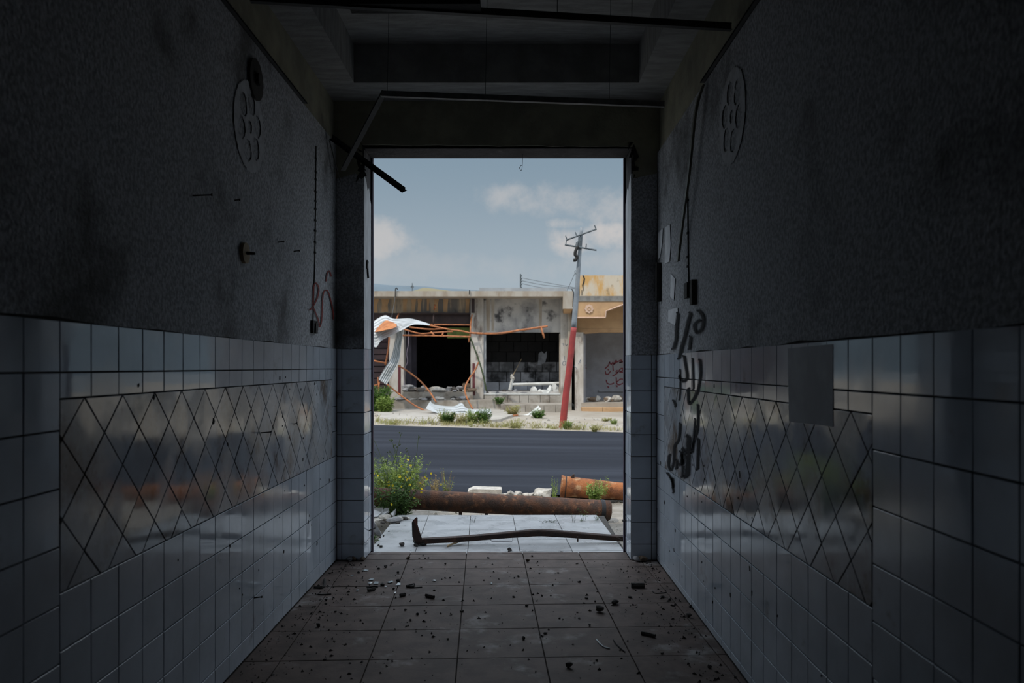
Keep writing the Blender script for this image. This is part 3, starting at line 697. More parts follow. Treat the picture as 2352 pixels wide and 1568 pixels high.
# ---- rubble on the steps and in the window
rr = random.Random(21)
def gl(px, py, z): Y = F*(EYE-z)/(py-CY); return Vector(((px-CX)*Y/F, Y, z))
for k in range(44):
    px = rr.uniform(932, 1082); Y = FY-.5+rr.uniform(0, .9); s_ = rr.choice([.12, .16, .2, .28])
    z = PX(0, 900, FY-.55).z; s_ *= 1.5
    tag(rock('rubble_chunk', ((px-CX)*Y/F, Y, z-.01), (s_*rr.uniform(1, 1.8), s_, s_*rr.uniform(.4, .8)), rr.choice([m_stone, m_grey, m_grey, m_rubble, m_brown]), k, rr.uniform(0, 6)),
        'broken masonry chunk heaped in the burnt shop doorway', 'rubble', 'rubble in the burnt shop doorway')
for k in range(34):
    px = rr.uniform(905, 1085); Y = 27.0+rr.uniform(0, .4); s_ = rr.choice([.15, .2, .28]); z = PX(0, 919, 26.95).z
    tag(rock('rubble_chunk', ((px-CX)*Y/F, Y, z-.01), (s_*rr.uniform(1, 2), s_, s_*rr.uniform(.3, .6)), rr.choice([m_stone, m_grey, m_rubble]), k, rr.uniform(0, 6)),
        'broken masonry chunk lying on the step below the doorway', 'rubble', 'rubble on the doorway step')
for k, (px, sx, sz) in enumerate([(1120, .3, .15), (1132, .25, .2), (1145, .3, .14), (1158, .22, .2), (1182, .25, .26), (1200, .4, .15), (1226, .34, .36), (1240, .3, .2), (1250, .42, .28), (1262, .45, .36), (1274, .4, .42), (1282, .3, .4)]):
    z = PX(0, 904, FY).z
    tag(rock('rubble_chunk', ((px-CX)*FY/F, FY+.02+rr.uniform(0, .12), z-.03), (sx, sx*.5, sz), m_wpaint if px > 1215 else rr.choice([m_grey, m_stone, m_rubble]), k, rr.uniform(0, 6)),
        'pale rubble chunk piled behind the shop window rail', 'rubble', 'rubble behind the shop window rail')
for k, (px, sx) in enumerate([(1352, .3), (1362, .45), (1372, .4), (1392, .28), (1398, .42), (1404, .25), (1418, .5), (1424, .4)]):
    z = PX(0, 925, 27.55).z
    tag(rock('rubble_chunk', ((px-CX)*28.3/F, 28.2+rr.uniform(0, .6), z), (sx, sx*.8, sx*.6), m_brown if k % 2 else m_stone, k, rr.uniform(0, 6)), 'brown stone chunk lying in the walled-up bay', 'rubble', 'rubble in the walled-up bay')
ld = MB().tube([PX(1176, 866, 28.2), PX(1198, 824, 29.2)], .012, 5); tag(ld.build('leaning_rod', m_wood), 'thin rod leaning inside the shop window', 'rod')
tag(rock('plaster_lump', PX(1177, 873, 28.22), (.22, .2, .24), m_stone, 2), 'lump of plaster stuck on the leaning white window rail', 'rubble')

# ---- leaning utility pole
YPO = 19.75
up = empty('utility_pole', PX(1292, 983, YPO), 'leaning metal utility pole, red below and grey above, with two tilted crossarms', 'utility pole')
lo = smooth_line([PX(x, y, YPO) for x, y in ((1291.5, 988), (1299, 915), (1305, 868), (1312, 805), (1318, 752))], 4)
MB().tube(lo, [.092-.018*i/(len(lo)-1) for i in range(len(lo))], 14).build('lower_shaft', m_polered, up, True)
hi_ = smooth_line([PX(x, y, YPO) for x, y in ((1317.8, 754), (1325, 665), (1331, 585), (1336, 522))], 4)
MB().tube(hi_, [.072-.034*i/(len(hi_)-1) for i in range(len(hi_))], 14).build('upper_shaft', m_polegrey, up, True)
def arm(q0, q1, pins, nm='crossarm'):
    a = MB().tube([PX(*q0, YPO-.06), PX(*q1, YPO-.06)], .022, 6).build(nm, m_poledark, up)
    for (x, y, x2, y2) in pins: MB().tube([PX(x, y, YPO-.06), PX(x2, y2, YPO-.06)], [.018, .012], 5).build('insulator_pin', m_poledark, a)
arm((1301, 551), (1370, 526), [(1302.5, 551, 1299, 541), (1325, 542, 1321.5, 533), (1369, 526, 1365.5, 517)])
arm((1297.5, 562), (1370, 574.5), [(1322.5, 567, 1324, 556), (1326.5, 566, 1327.5, 554), (1346, 570, 1347, 559.5)])
MB().tube([PX(1301, 551, YPO-.06), PX(1299.5, 562, YPO-.06)], .012, 5).build('arm_tie', m_poledark, up)
MB().tube(smooth_line([PX(*p, YPO-.1) for p in ((1328, 566), (1323, 574), (1321, 584), (1325, 590), (1322, 597), (1317, 597))]), .045, 6).build('tangled_wire', m_black, up)
MB().tube([PX(1333, 545, YPO-.01), PX(1331.5, 572, YPO-.01)], .055, 10).build('clamp', m_poledark, up)
MB().tube([PX(1321.5, 625, YPO-.06), PX(1302, 668, 24)], .006, 4).build('guy_wire', m_wire, up)
MB().tube(smooth_line([PX(*p, YPO) for p in ((1330, 636), (1321, 627), (1321, 621), (1325, 624))]), .006, 4).build('wire_loop', m_wire, up)
sh = MB().tube(smooth_line([PX(*p) for p in ((1313, 664, 26.9), (1317, 671, 26.9), (1316.5, 690, 26.9), (1316, 705, 26.9))]), .02, 5)
sh.build('loose_cable', m_black, sb)
# ---- far roofscape
fp_ = empty('insulator_post', (PX(1196, 672, 60).x, 60, -.3), 'thin post with a column of insulators and wires behind the roof', 'post')
MB().tube([(PX(1195.5, 672, 60).x, 60, -.4), PX(1195.5, 629, 60)], .06, 6).build('post', m_poledark, fp_)
for k in range(5): MB().tube([PX(1197.2, 632+k*6.6, 59.9), PX(1197.2, 635+k*6.6, 59.9)], .085, 6).build('insulator', m_poledark, fp_)
for k, y in enumerate((638, 644.5, 651)): MB().tube(smooth_line([PX(1198, y, 60), PX(1250, y+10, 60), PX(1325, 661+k, 60)]), .018, 4).build('wire', m_wire, fp_)
fa = empty('aerial_mast', (PX(947, 672, 80).x, 80, -.3), 'distant aerial mast with small crossarms before the hill', 'mast')
MB().tube([(PX(947, 675, 80).x, 80, -.4), PX(947, 650, 80)], .04, 5).build('mast', m_poledark, fa)
for y, dxx in ((656.5, 3), (659, 3.5)): MB().tube([PX(947-dxx, y, 80), PX(947+dxx, y+.5, 80)], .05, 5).build('crossarm', m_poledark, fa)
dh = empty('distant_house', (PX(985, 800, 55).x, 58, -.2), 'low house with yellowish gable roof far behind the shop slab', 'house')
MB().box((PX(945, 0, 55).x, 55.2, -.4), (PX(1035, 0, 55).x, 61, PX(0, 669, 55).z)).build('wall', m_wpaint, dh)
rf = MB(); pR = [PX(*p, 55) for p in ((948, 668), (973, 660.5), (984, 661), (1040, 668.5), (1036, 669.5), (952, 669.5))]
rf.prism(pR, (0, 6, 0)); rf.build('roof', m_farroof, dh)
hl = MB()
def hill_fn(a, b):
    X = -620+1240*a; Y = 900+500*b
    h = 129-.066*(max(X, -420)+205)+2.0*noise.noise(Vector((X*.02, Y*.01, 0)))
    return (X, Y, -6+h*math.sin(math.pi*min(1, b*1.0)))
hl.grid(lambda a, b: hill_fn(b, a), 14, 50)
struct('hill', hl, m_hill, smooth=True)
# bent rebars standing on the roof slab edge
for k, (x, y0, y1, dx_) in enumerate(((908, 682, 661, 2.5), (1078, 676, 666, .5))):
    P = smooth_line([PX(x, y0, 27.05), PX(x+.3, y1+4, 27.05), PX(x+dx_, y1, 27.05), PX(x+dx_*2.2, y1+4, 27.05)])
    tag(MB().tube(P, .018, 5).build('rebar', m_black), ['hooked rebar with a hanging wire on the roof slab edge', 'short rebar stub on the roof slab edge'][k], 'rebar')
tag(MB().tube(smooth_line([PX(*p) for p in ((907, 682, 27.0), (905, 700, 26.9), (901, 720, 26.6), (898, 745, 26.2))]), .008, 4).build('hanging_wire', m_wire), 'thin wire hanging from the roof edge over the draped sheet', 'wire')

# ================================================================== PIPES, BLOCKS AND RUBBISH BY THE PORCH
def pipe(name, p0, p1, prof, m, n=28, open_end=True):
    """hollow pipe from p0 to p1; prof = [(t, outer radius)]"""
    p0, p1 = Vector(p0), Vector(p1); ax = (p1-p0).normalized(); a = ax.cross(Vector((0, 0, 1))).normalized(); b = a.cross(ax)
    rings = [(t, r) for t, r in prof]; vs = []; L = len(rings)
    seq = rings+[(rings[-1][0], rings[-1][1]-.014)]+[(rings[-1][0]-.12, rings[-1][1]-.016)]
    seq = [(rings[0][0]+.12, rings[0][1]-.016), (rings[0][0], rings[0][1]-.014)]+seq
    for k, (t, r) in enumerate(seq):
        c = p0.lerp(p1, t)
        for i in range(n):
            th_ = 2*math.pi*i/n; d = a*math.cos(th_)+b*math.sin(th_)
            rr_ = r*(1+.012*noise.noise(Vector((t*14, math.cos(th_)*1.5, math.sin(th_)*1.5))))
            vs.append(c+d*rr_)
    fs = [(k*n+i, k*n+(i+1) % n, (k+1)*n+(i+1) % n, (k+1)*n+i) for k in range(len(seq)-1) for i in range(n)]
    mb = MB().add(vs, fs); return mb
e1 = empty('rusty_pipe', (-.3, 7.9, -.15), 'long dark brown rusty pipe with black band lying behind the porch edge', 'pipe')
A0, A1 = PX(700, 1133, 7.72), PX(1400, 1171.5, 8.12)
b1 = pipe('p', A0, A1, [(i/24, .101) for i in range(25)], m_rustpipe).build('pipe_body', m_rustpipe, e1, True)
ax1 = (A1-A0).normalized()
MB().tube([A0.lerp(A1, .966), A0.lerp(A1, .980)], .1045, 28, False).build('bitumen_band', m_bitumen, e1, True)
MB().tube([A0.lerp(A1, .972), A0.lerp(A1, .975)], .108, 28, False).build('joint_ring', m_bitumen, e1, True)
c_ = A0.lerp(A1, .985)
MB().prism([c_+Vector((-.09, -.03, -.085)), c_+Vector((.02, -.03, -.08)), c_+Vector((.035, -.02, -.105)), c_+Vector((-.02, -.01, -.14)), c_+Vector((-.05, -.01, -.13))], (0, .05, 0)).build('torn_lip', m_rustdark, e1)
for t in (.50, .585): 
    q = A0.lerp(A1, t); MB().box(q+Vector((-.02, -.03, -.125)), q+Vector((.012, .0, -.088))).build('pipe_lug', m_rustdark, e1)
for px, py, Y, s_ in ((838, 1190, 7.62, (.2, .15, .20)),):
    tag(rock('support_stone', (PX(px, 0, Y).x, 7.76, -.28), (.26, .2, .30), m_grey, 3), 'grey stone propping the raised end of the long pipe', 'stone')
e2 = empty('rusty_pipe', (.6, 9.4, -.25), 'short orange rusty pipe with flared rim lying at the road edge', 'pipe')
B0, B1 = PX(1288, 1116, 9.35), PX(1640, 1146, 9.26)
pipe('p', B0, B1, [(0, .131), (.012, .133), (.02, .126), (.10, .120), (.2, .113), (.35, .104), (.6, .100), (1, .098)], m_rustpipe2).build('pipe_body', m_rustpipe2, e2, True)
MB().tube([B0.lerp(B1, .028), B0.lerp(B1, .036)], .128, 28, False).build('rim_groove', m_rustdark, e2, True)
q = PX(1314, 1098, 9.3)
MB().prism([q+Vector((-.02, 0, -.005)), q+Vector((.028, 0, -.012)), q+Vector((.028, 0, .052)), q+Vector((.0, 0, .034))], (0, .03, 0)).build('torn_tab', m_rustdark, e2)
# bent steel channel on the porch
e3 = empty('steel_channel', PX(960, 1246, 6.2), 'bent dark rusty steel channel lying across the porch tiles, one end turned up', 'steel channel')
path = [(957, 1244), (1000, 1241.5), (1040, 1239.5), (1090, 1236), (1150, 1231), (1200, 1227.5), (1240, 1225.5), (1290, 1228), (1350, 1232), (1400, 1235.5), (1450, 1238)]
PP = smooth_line([PX(x, y, 6.18+.0002*(x-957)) for x, y in path], 5)
ch = MB(); vs = []
for i, p in enumerate(PP):
    hmp = .010*math.exp(-((i-30)/9)**2)
    for (yy, zz) in ((-.006, -.019), (-.006, .017), (.0, .019+hmp), (.045, .021+hmp), (.045, .017+hmp), (.002, .013), (.002, -.015), (.03, -.015), (.03, -.019)):
        vs.append(p+Vector((0, yy, zz)))
n_ = 9
ch.add(vs, [(i*n_+k, (i+1)*n_+k, (i+1)*n_+(k+1) % n_, i*n_+(k+1) % n_) for i in range(len(PP)-1) for k in range(n_)]+[tuple(range(n_)), tuple(reversed(range((len(PP)-1)*n_, len(PP)*n_)))])
ch.build('channel_web', m_rustdark, e3)
up_ = MB()
q = lambda x, y, d=0.0: PX(x, y, 6.16+d)
up_.prism([q(947, 1232), q(946, 1200), q(948, 1195), q(957, 1187), q(959, 1189), q(959, 1205), q(963, 1218), q(969, 1237), q(969, 1245), q(953, 1243)], (0, .006, 0))
up_.prism([q(947, 1232), q(946, 1200), q(948, 1195), q(948.5, 1195), q(948.5, 1232)], (0, .045, 0)); up_.build('upturned_end', m_rustdark, e3)
up_ = MB().prism([q(950, 1195, -.004), q(957, 1188, -.004), q(958.5, 1205, -.004), q(962, 1222, -.004), q(955, 1205, -.004)], (0, .004, 0)); up_.build('lit_flange', mat('lit_rust_face', (.20, .07, .05), (.12, .045, .035), 20, .8), e3)  # lighter rust colour painted in for the lit side of the end
MB().tube([q(1128, 1236), q(1127.5, 1240), q(1130, 1243.5), q(1160, 1243.3), q(1176, 1242.6), q(1178, 1240), q(1178, 1233)], .0022, 5).build('wire_handle', m_black, e3)
MB().tube([q(1327, 1232), q(1327, 1243.5)], .006, 6).build('leg_stub', m_rustdark, e3)
MB().tube([q(1416, 1233), q(1428, 1240)], .006, 6).build('end_bolt', m_rustdark, e3)
ZPO = -.08
for k, (px, py, s_) in enumerate(((962, 1250, .10), (972, 1252, .07), (955, 1255, .05))):
    p = gl(px, py, ZPO); tag(rock('charred_lump', p, (s_, s_*.8, s_*.55), m_black, k), ['large', 'medium', 'small'][k]+' charred black lump under the upturned channel end', 'lump')
wd_ = MB(); p0, p1 = gl(1027, 1256, ZPO), gl(1086, 1241, ZPO)
wd_.prism([p0+Vector((0, -.012, .001)), p0+Vector((0, .02, .001)), p1+Vector((0, .012, .03)), p1+Vector((0, -.004, .03))], (0, 0, .012))
tag(wd_.build('wood_sliver', m_wood), 'splintered pale wood sliver leaning under the steel channel', 'wood')
# kerb block, stones at the road edge
kb = MB(); a = PX(1074, 1135, 9.0); bq = PX(1152, 1123.5, 9.0)
kb.prism([(a.x, 9.0, a.z-.03), (bq.x, 9.0, a.z-.04), (bq.x, 9.0, bq.z-.012), (bq.x-.012, 9.0, bq.z-.004), (a.x+.06, 9.0, bq.z+.004), (a.x, 9.0, bq.z-.022)], (0, .22, 0))
tag(kb.build('kerb_block', m_stone), 'pale rectangular concrete block lying behind the long pipe', 'block')
for k, (px, py, Y, sx, sz) in enumerate(((1160, 1142, 9.1, .14, .075), (1175, 1141, 9.1, .18, .08), (1190, 1142, 9.05, .2, .075), (1205, 1142, 9.1, .15, .07), (1220, 1141, 9.1, .13, .08), (1234, 1142, 9.0, .12, .08))):
    tag(rock('road_edge_stone', PX(px, py, Y), (sx, sx*.6, sz), m_stone, k+1, k), 'small pale stone in the row between kerb block and big rock', 'stone', 'small stones at the road edge')
tag(rock('limestone_rock', PX(1250, 1143, 9.1), (.26, .18, .19), m_stone, 5, .4), 'large jagged pale rock at the road edge beside the flared pipe', 'rock')
# broken tile and rubble pile at the left porch corner
bt = [[(852, 1187), (852, 1167), (880, 1165), (876, 1176), (866, 1186)], [(878, 1184), (894, 1172), (893, 1166), (884, 1166), (876, 1177)], [(896, 1180), (909, 1168), (909, 1176), (903, 1184)], [(860, 1196), (875, 1176), (884, 1190), (880, 1198)], [(884, 1196), (897, 1174), (912, 1190), (905, 1198)]]
for k, pl in enumerate(bt):
    Y = 7.25+.05*k
    mb = MB().prism([PX(x, y, Y+(.12 if y < 1180 else 0)) for x, y in pl], (0, .02, -.02)); tag(mb.build('broken_porch_tile', m_porch if k < 3 else m_stone),
        ['large broken pale tile slab at the porch corner beside the bush', 'curved broken tile fragment resting on rubble near the bush', 'triangular tile fragment tucked against the yellow-flowered bush', 'steep pale concrete wedge under the broken tile slab', 'pale jagged concrete wedge beside the triangular tile fragment'][k], 'tile')
for k, (px, py, s_, m) in enumerate(((889, 1197, .13, m_stone), (905, 1200, .16, m_grey), (918, 1197, .10, m_stone), (928, 1196, .08, m_rubble), (936, 1195, .08, m_stone), (868, 1200, .12, m_stone), (880, 1203, .06, m_rubble), (912, 1204, .05, m_rubble))):
    p = gl(px, py, ZPO-.01); tag(rock('corner_rubble', p, (s_*1.2, s_*.9, s_*.5), m, k, k*1.3), 'rubble lump in the pile along the porch corner by the bush', 'rubble', 'rubble pile at the porch corner')
tag(rock('grey_boulder', gl(854, 1232, -.1), (.20, .2, .21), m_grey, 4, 1.0), 'grey wedge of concrete standing against the tiled door jamb', 'concrete')

# ================================================================== WEEDS
def weed(name, base, h, spread, nst, lv, lsize, m_l, label, group=None, seed=0, m_s=None, flowers=0, pods=0, droop=.3, thin=.003, buds=None):
    r = random.Random(seed); e = empty(name, base, label, 'weed', group); base = Vector(base)
    st_, lf = MB(), MB(); tips = []
    for i in range(nst):
        an = r.uniform(0, 2*math.pi); rad = spread*math.sqrt(r.random()); hh = h*r.uniform(.45, 1.0)
        p0 = base+Vector((math.cos(an)*rad*.35, math.sin(an)*rad*.35, -.01)); p3 = base+Vector((math.cos(an)*rad, math.sin(an)*rad*.8, hh))
        p1 = p0.lerp(p3, .4)+Vector((r.uniform(-.1, .1)*spread, 0, h*.12)); P = smooth_line([p0, p1, p3], 4)
        st_.tube(P, [thin*(1-.7*k/(len(P)-1)) for k in range(len(P))], 3, False); tips.append(p3)
        for k in range(lv):
            t = r.uniform(.08, 1.0); j = t*(len(P)-1); a0 = P[min(int(j), len(P)-2)].lerp(P[min(int(j), len(P)-2)+1], j-int(j))
            an2 = r.uniform(0, 2*math.pi); d = Vector((math.cos(an2), math.sin(an2), r.uniform(-droop, .9))).normalized(); L = lsize*r.uniform(.5, 1.2)*(1.15-.5*t)
            s_ = d.cross(Vector((r.uniform(-.4, .4), r.uniform(-.4, .4), 1))).normalized()*L*r.uniform(.14, .24)
            mid = a0+d*L*.5+Vector((0, 0, L*.08)); tip = a0+d*L-Vector((0, 0, L*.15*droop))
            lf.add([a0, mid+s_, tip, mid-s_], [(0, 1, 2, 3)])
    st_.build('stems', m_s or m_stem, e); lo_ = lf.build('foliage', m_l, e); tag(lo_, kind='stuff')
    if flowers:
        me = None
        for k in range(flowers):
            tpt = r.choice(tips); p = tpt+Vector((r.gauss(0, .35)*spread, r.gauss(0, .35)*spread, r.uniform(-.35, .04)*h)); R_ = r.uniform(.009, .016)
            if me is None:
                b = MB()
                for q_ in range(5):
                    a_ = q_*2*math.pi/5; c_, s2 = math.cos(a_), math.sin(a_)
                    b.add([(0, 0, 0), (c_*.7-s2*.45, s2*.7+c_*.45, .25), (c_*1.1, s2*1.1, .3), (c_*.7+s2*.45, s2*.7-c_*.45, .25)], [(0, 1, 2, 3)])
                b.tube([(0, 0, -.1), (0, 0, .35)], .25, 6)
                o = b.build('flower', m_yellow, e); me = o.data
            else:
                o = bpy.data.objects.new('flower', me); COL.objects.link(o); o.parent = e; o.matrix_parent_inverse = e.matrix_basis.inverted()
            o.location = p; o.scale = (R_, R_, R_); o.rotation_euler = (r.uniform(.5, 1.5), 0, r.uniform(-.8, .8))
    if pods:
        for k in range(pods):
            an = r.uniform(-1.2, 1.2); p0 = base+Vector((r.uniform(-.4, .4)*spread, r.uniform(-.3, .3)*spread, h*.5)); p1 = p0+Vector((math.sin(an)*h*.35, 0, h*r.uniform(.55, .95)))
            b = MB(); P = smooth_line([p0, p0.lerp(p1, .5)+Vector((.02, 0, .03)), p1], 4); b.tube(P, thin*.8, 4, False)
            o = b.build('tall_stalk', m_stem, e)
            sd = MB()
            for q_ in range(4):
                c0 = p1+Vector((r.uniform(-.018, .018), 0, r.uniform(-.03, .01))); sd.tube([c0, c0+Vector((r.uniform(-.006, .006), 0, .014))], [.004, .006], 5)
            tag(sd.build('seed_head', m_stem, o), kind='stuff')
    return e
gzn = -.27
weed('flowering_bush', PX(908, 1198, 7.60), .44, .27, 80, 24, .06, m_leaf, 'tall green bush with small yellow flowers by the porch corner', seed=1, flowers=26, pods=2)
weed('flowering_bush', PX(914, 1172, 8.15), .58, .36, 150, 32, .055, m_leaf2, 'pale sunlit yellow-flowered bush behind the raised pipe end', seed=2, flowers=30, pods=9, m_s=m_leaf2)
weed('dry_weed', PX(964, 1142, 8.5), .24, .08, 24, 14, .035, m_dry, 'yellow dry weed behind the pipe next to the flowering bush', seed=3, m_s=m_dry)
weed('dry_weed', PX(1000, 1144, 8.5), .27, .09, 16, 12, .032, m_dry, 'reddish dry weed spikes standing behind the long pipe before the kerb block', seed=4, m_s=m_dry)
weed('dry_weed', PX(1027, 1144, 8.5), .33, .08, 14, 12, .036, m_leaf2, 'pale green weed spikes behind the long pipe next to the reddish spikes', seed=5, m_s=m_dry)
weed('grass_clump', PX(1365, 1154, 8.75), .24, .13, 70, 8, .05, m_leaf2, 'bright green grass clump growing in front of the flared pipe', seed=6, m_s=m_leaf2)
weed('weed_sprig', PX(1385, 1135, 9.15), .22, .12, 12, 12, .04, m_leaf2, 'feathery weed sprig rising above the top of the flared pipe', seed=7, m_s=m_leaf2)
weed('weed_sprig', PX(1273, 1143, 9.2), .26, .05, 9, 14, .032, m_leaf2, 'slim upright weed between the jagged rock and the flared pipe', seed=8, m_s=m_leaf2)
weed('weed_sprig', PX(1086, 1199, 7.1), .065, .04, 4, 4, .02, m_stem, 'tiny dark sprig in a porch tile joint near the kerb block', seed=9, thin=.0015)
weed('weed_sprig', PX(1262, 1199, 7.1), .02, .10, 10, 8, .02, m_stem, 'flat dark moss strip in a porch tile joint', seed=10, thin=.0015)
weed('weed_sprig', PX(1318, 1197, 7.1), .09, .03, 4, 4, .022, m_leaf, 'small green seedling at the porch edge before the long pipe', seed=11, thin=.0015)
weed('weed_sprig', PX(1340, 1196, 7.15), .14, .05, 6, 4, .022, m_leaf, 'taller seedling with a dry tip at the porch edge before the long pipe', seed=12, thin=.0015)
weed('weed_sprig', PX(1372, 1193, 7.2), .07, .04, 5, 5, .022, m_leaf, 'small seedling at the porch corner beside the pipe band', seed=13, thin=.0015)
weed('weed_sprig', gl(855, 1245, -.09), .06, .03, 6, 5, .05, m_leaf, 'green leaf tuft squeezed between jamb and grey concrete wedge', seed=14)
# far side weeds
def fw(px, py, Y, h, sp, n, lv, ls, m, label, seed, group=None, fl_=0):
    p = PX(px, py, Y); p.z = gz(p.x, Y)+.01 if Y < 26.3 else p.z
    return weed('roadside_weed', p, h, sp, n, lv, ls, m, label, group, seed, m_s=m, thin=.008, flowers=fl_)
fw(868, 945, 25.6, .85, .48, 120, 22, .17, m_leaf, 'leafy green bush below the hanging corrugated strip', 31)
fw(885, 945, 25.2, .55, .32, 70, 18, .15, m_leaf2, 'lighter green bush overlapping the leafy bush below the corrugated strip', 32)
fw(1032, 978, 20.4, .36, .22, 60, 20, .09, m_leaf, 'dense dark green weed at the road edge before the lying corrugated sheet', 33)
fw(1022, 976, 20.6, .42, .3, 40, 10, .08, m_grassdry, 'straw-coloured weed behind the dense dark weed at the road edge', 34)
fw(1060, 978, 20.3, .36, .26, 40, 14, .08, m_grassdry, 'yellow green weed between the dark weed and the tall bright weed', 35)
fw(1085, 976, 20.6, .40, .26, 50, 18, .09, m_leaf2, 'bright green weed between the yellow green weed and the tallest weed', 36)
fw(1112, 976, 20.6, .46, .22, 60, 20, .09, m_leaf, 'tallest leafy roadside weed below the rusty bar', 37)
fw(1178, 957, 24.0, .36, .3, 50, 16, .10, m_grassdry, 'olive weed growing at the low step near the rusty bar', 38)
fw(1236, 962, 23.0, .30, .22, 50, 18, .10, m_leaf, 'dark green weed under the bent white metal piece', 39)
fw(1147, 926, 27.0, .22, .26, 40, 14, .10, m_leaf, 'low green weed growing on the step below the window', 40)
fw(1303, 988, 19.4, .22, .18, 40, 14, .07, m_leaf2, 'pale weed at the foot of the red pole', 41)
fw(1185, 984, 19.6, .22, .3, 30, 10, .07, m_grassdry, 'sparse straw weed at the road edge before the bent white metal', 42)
fw(1392, 968, 22.2, .14, .18, 30, 12, .07, m_grassdry, 'low straw tuft on the verge before the tan building', 43)
fw(1410, 976, 21.0, .2, .12, 24, 12, .06, m_leaf2, 'small green tuft on the verge before the tan building', 44)
fw(1366, 990, 18.9, .18, .14, 24, 10, .06, m_grassdry, 'dry tuft at the road edge between red pole and tan building', 45)
r6 = random.Random(66)
for k in range(26):
    X = -4.2+k*.165*1.5+r6.uniform(-.1, .1); Y = road_edge(True, X)+r6.uniform(.1, .6)
    if X > 3.2: break
    weed('verge_tuft', (X, Y, gz(X, Y)+.02), r6.uniform(.10, .24), .26, 16, 4, .06, m_grassdry, 'dry grass tuft in the row along the far road edge', 'dry grass tufts along the far road edge', 70+k, m_s=m_grassdry, thin=.006)

vgm = MB(); pbm = MB()
for k in range(5200):
    X = r6.uniform(-5.5, 4.2); Y = road_edge(True, X)+abs(r6.gauss(0, .32))+.03
    if noise.noise(Vector((X*1.7, Y*1.2, 7))) < r6.uniform(-.25, .35): continue
    z = far_fn((X+30)/60, ((Y-road_edge(True, X)+.1)/(140-road_edge(True, X)+.1))**(1/2.2))[2]
    h = r6.uniform(.04, .15); a = r6.uniform(0, 6.28); d = Vector((math.cos(a), math.sin(a), 0)); p = Vector((X, Y, z-.01)); s_ = Vector((-d.y, d.x, 0))*.006
    vgm.add([p-s_, p+s_, p+d*h*.35+Vector((0, 0, h))], [(0, 1, 2)])
tag(vgm.build('dry_grass', m_grassdry, verge), kind='stuff')
for k in range(380):
    X = r6.uniform(-5.5, 4.5); Y = road_edge(True, X)+r6.uniform(.05, 4.5); s_ = r6.choice([.015, .02, .03, .05])
    z = far_fn((X+30)/60, ((Y-road_edge(True, X)+.1)/(140-road_edge(True, X)+.1))**(1/2.2))[2]; c = Vector((X, Y, z))
    pbm.add([c+Vector((r6.uniform(-1, 1)*s_*1.5, r6.uniform(-1, 1)*s_*1.5, -.01)) for _ in range(3)]+[c+Vector((0, 0, s_))], [(0, 1, 3), (1, 2, 3), (2, 0, 3)])
tag(pbm.build('pebbles', m_stone, verge), kind='stuff')
npm = MB()
for k in range(1400):
    X = r6.uniform(-2.4, 2.4); Y = r6.uniform(7.0, 9.5); s_ = r6.choice([.004, .006, .008, .012, .02]); c = Vector(near_fn((X+14)/28, (Y-5.6)/(road_edge(False, X)+1.6-5.6)))
    npm.add([c+Vector((r6.uniform(-1, 1)*s_*1.5, r6.uniform(-1, 1)*s_*1.5, -.005)) for _ in range(3)]+[c+Vector((0, 0, s_))], [(0, 1, 3), (1, 2, 3), (2, 0, 3)])
tag(npm.build('pebbles', m_stone, ground), kind='stuff')

# ================================================================== INSIDE FITTINGS
def WL(px, py, off=0.0): Y = -(XL+off)*F/(CX-px); return Vector((XL+off, Y, EYE-(py-CY)*Y/F))
def WR(px, py, off=0.0): Y = (XR-off)*F/(px-CX); return Vector((XR-off, Y, EYE-(py-CY)*Y/F))
# wall angles of the lost suspended ceiling
for nm, x, sg, z, y1, lb in (('ceiling_angle', XL-.004, 1, 2.86, 4.56, 'long metal angle strip along the plaster top above the black soot disc'), ('ceiling_angle', XR+.004, -1, 2.80, 4.06, 'long metal angle strip along the plaster top above the black graffiti')):
    b = MB().box((x, -2.5, z), (x+sg*.024, y1, z+.003)); b.box((x, -2.5, z), (x+sg*.003, y1, z+.026)); b.box((x+sg*.021, -2.5, z), (x+sg*.024, y1, z+.006))
    tag(b.build(nm, m_steel), lb, 'ceiling trim')
def tbar(p0, p1, label, hang=(), m=m_steel, wfl=.026, hw=.034, roll=0.0):
    p0, p1 = Vector(p0), Vector(p1); e = empty('ceiling_bar', p0, label, 'ceiling bar')
    d = (p1-p0).normalized(); s_ = d.cross(Vector((0, 0, 1))).normalized(); u_ = s_.cross(d)
    if roll: R_ = Matrix.Rotation(roll, 3, d); s_ = R_ @ s_; u_ = R_ @ u_
    b = MB()
    def bx(a0, a1, c0, c1, mb): mb.prism([p0+s_*a0+u_*c0, p0+s_*a1+u_*c0, p0+s_*a1+u_*c1, p0+s_*a0+u_*c1], p1-p0)
    bx(-wfl/2, wfl/2, 0, .002, b); b.build('flange', m, e)
    b = MB(); bx(-.0015, .0015, .002, hw, b); bx(-.004, .004, hw-.006, hw, b); b.build('web', m, e)
    for t, top in hang:
        q = p0.lerp(p1, t)+Vector((0, 0, hw)); MB().tube([q, (q.x+.01, q.y+.01, top)], .0016, 4).build('hanger_wire', m_wire, e)
    return e
tbar(PX(575, 5, 3.24), PX(1680, 70, 3.5), 'dark ceiling bar with a black sleeve spanning the room', ((.30, ZC), (.62, ZC), (.78, ZC)))
b = MB(); p0, p1 = PX(800, 14, 3.29), PX(1105, 20, 3.36); b.box(p0+Vector((0, -.02, .0)), (p1.x, p1.y, p0.z+.022)); tag(b.build('bar_sleeve', m_black), 'short black sleeve lapped over the high ceiling bar', 'ceiling bar')
tbar(PX(876, 222, 4.32), PX(1526, 246, 4.46), 'thin grey ceiling bar spanning the room before the door lintel', ((.02, ZC), (.36, ZC), (.80, ZC)), m_palebar)
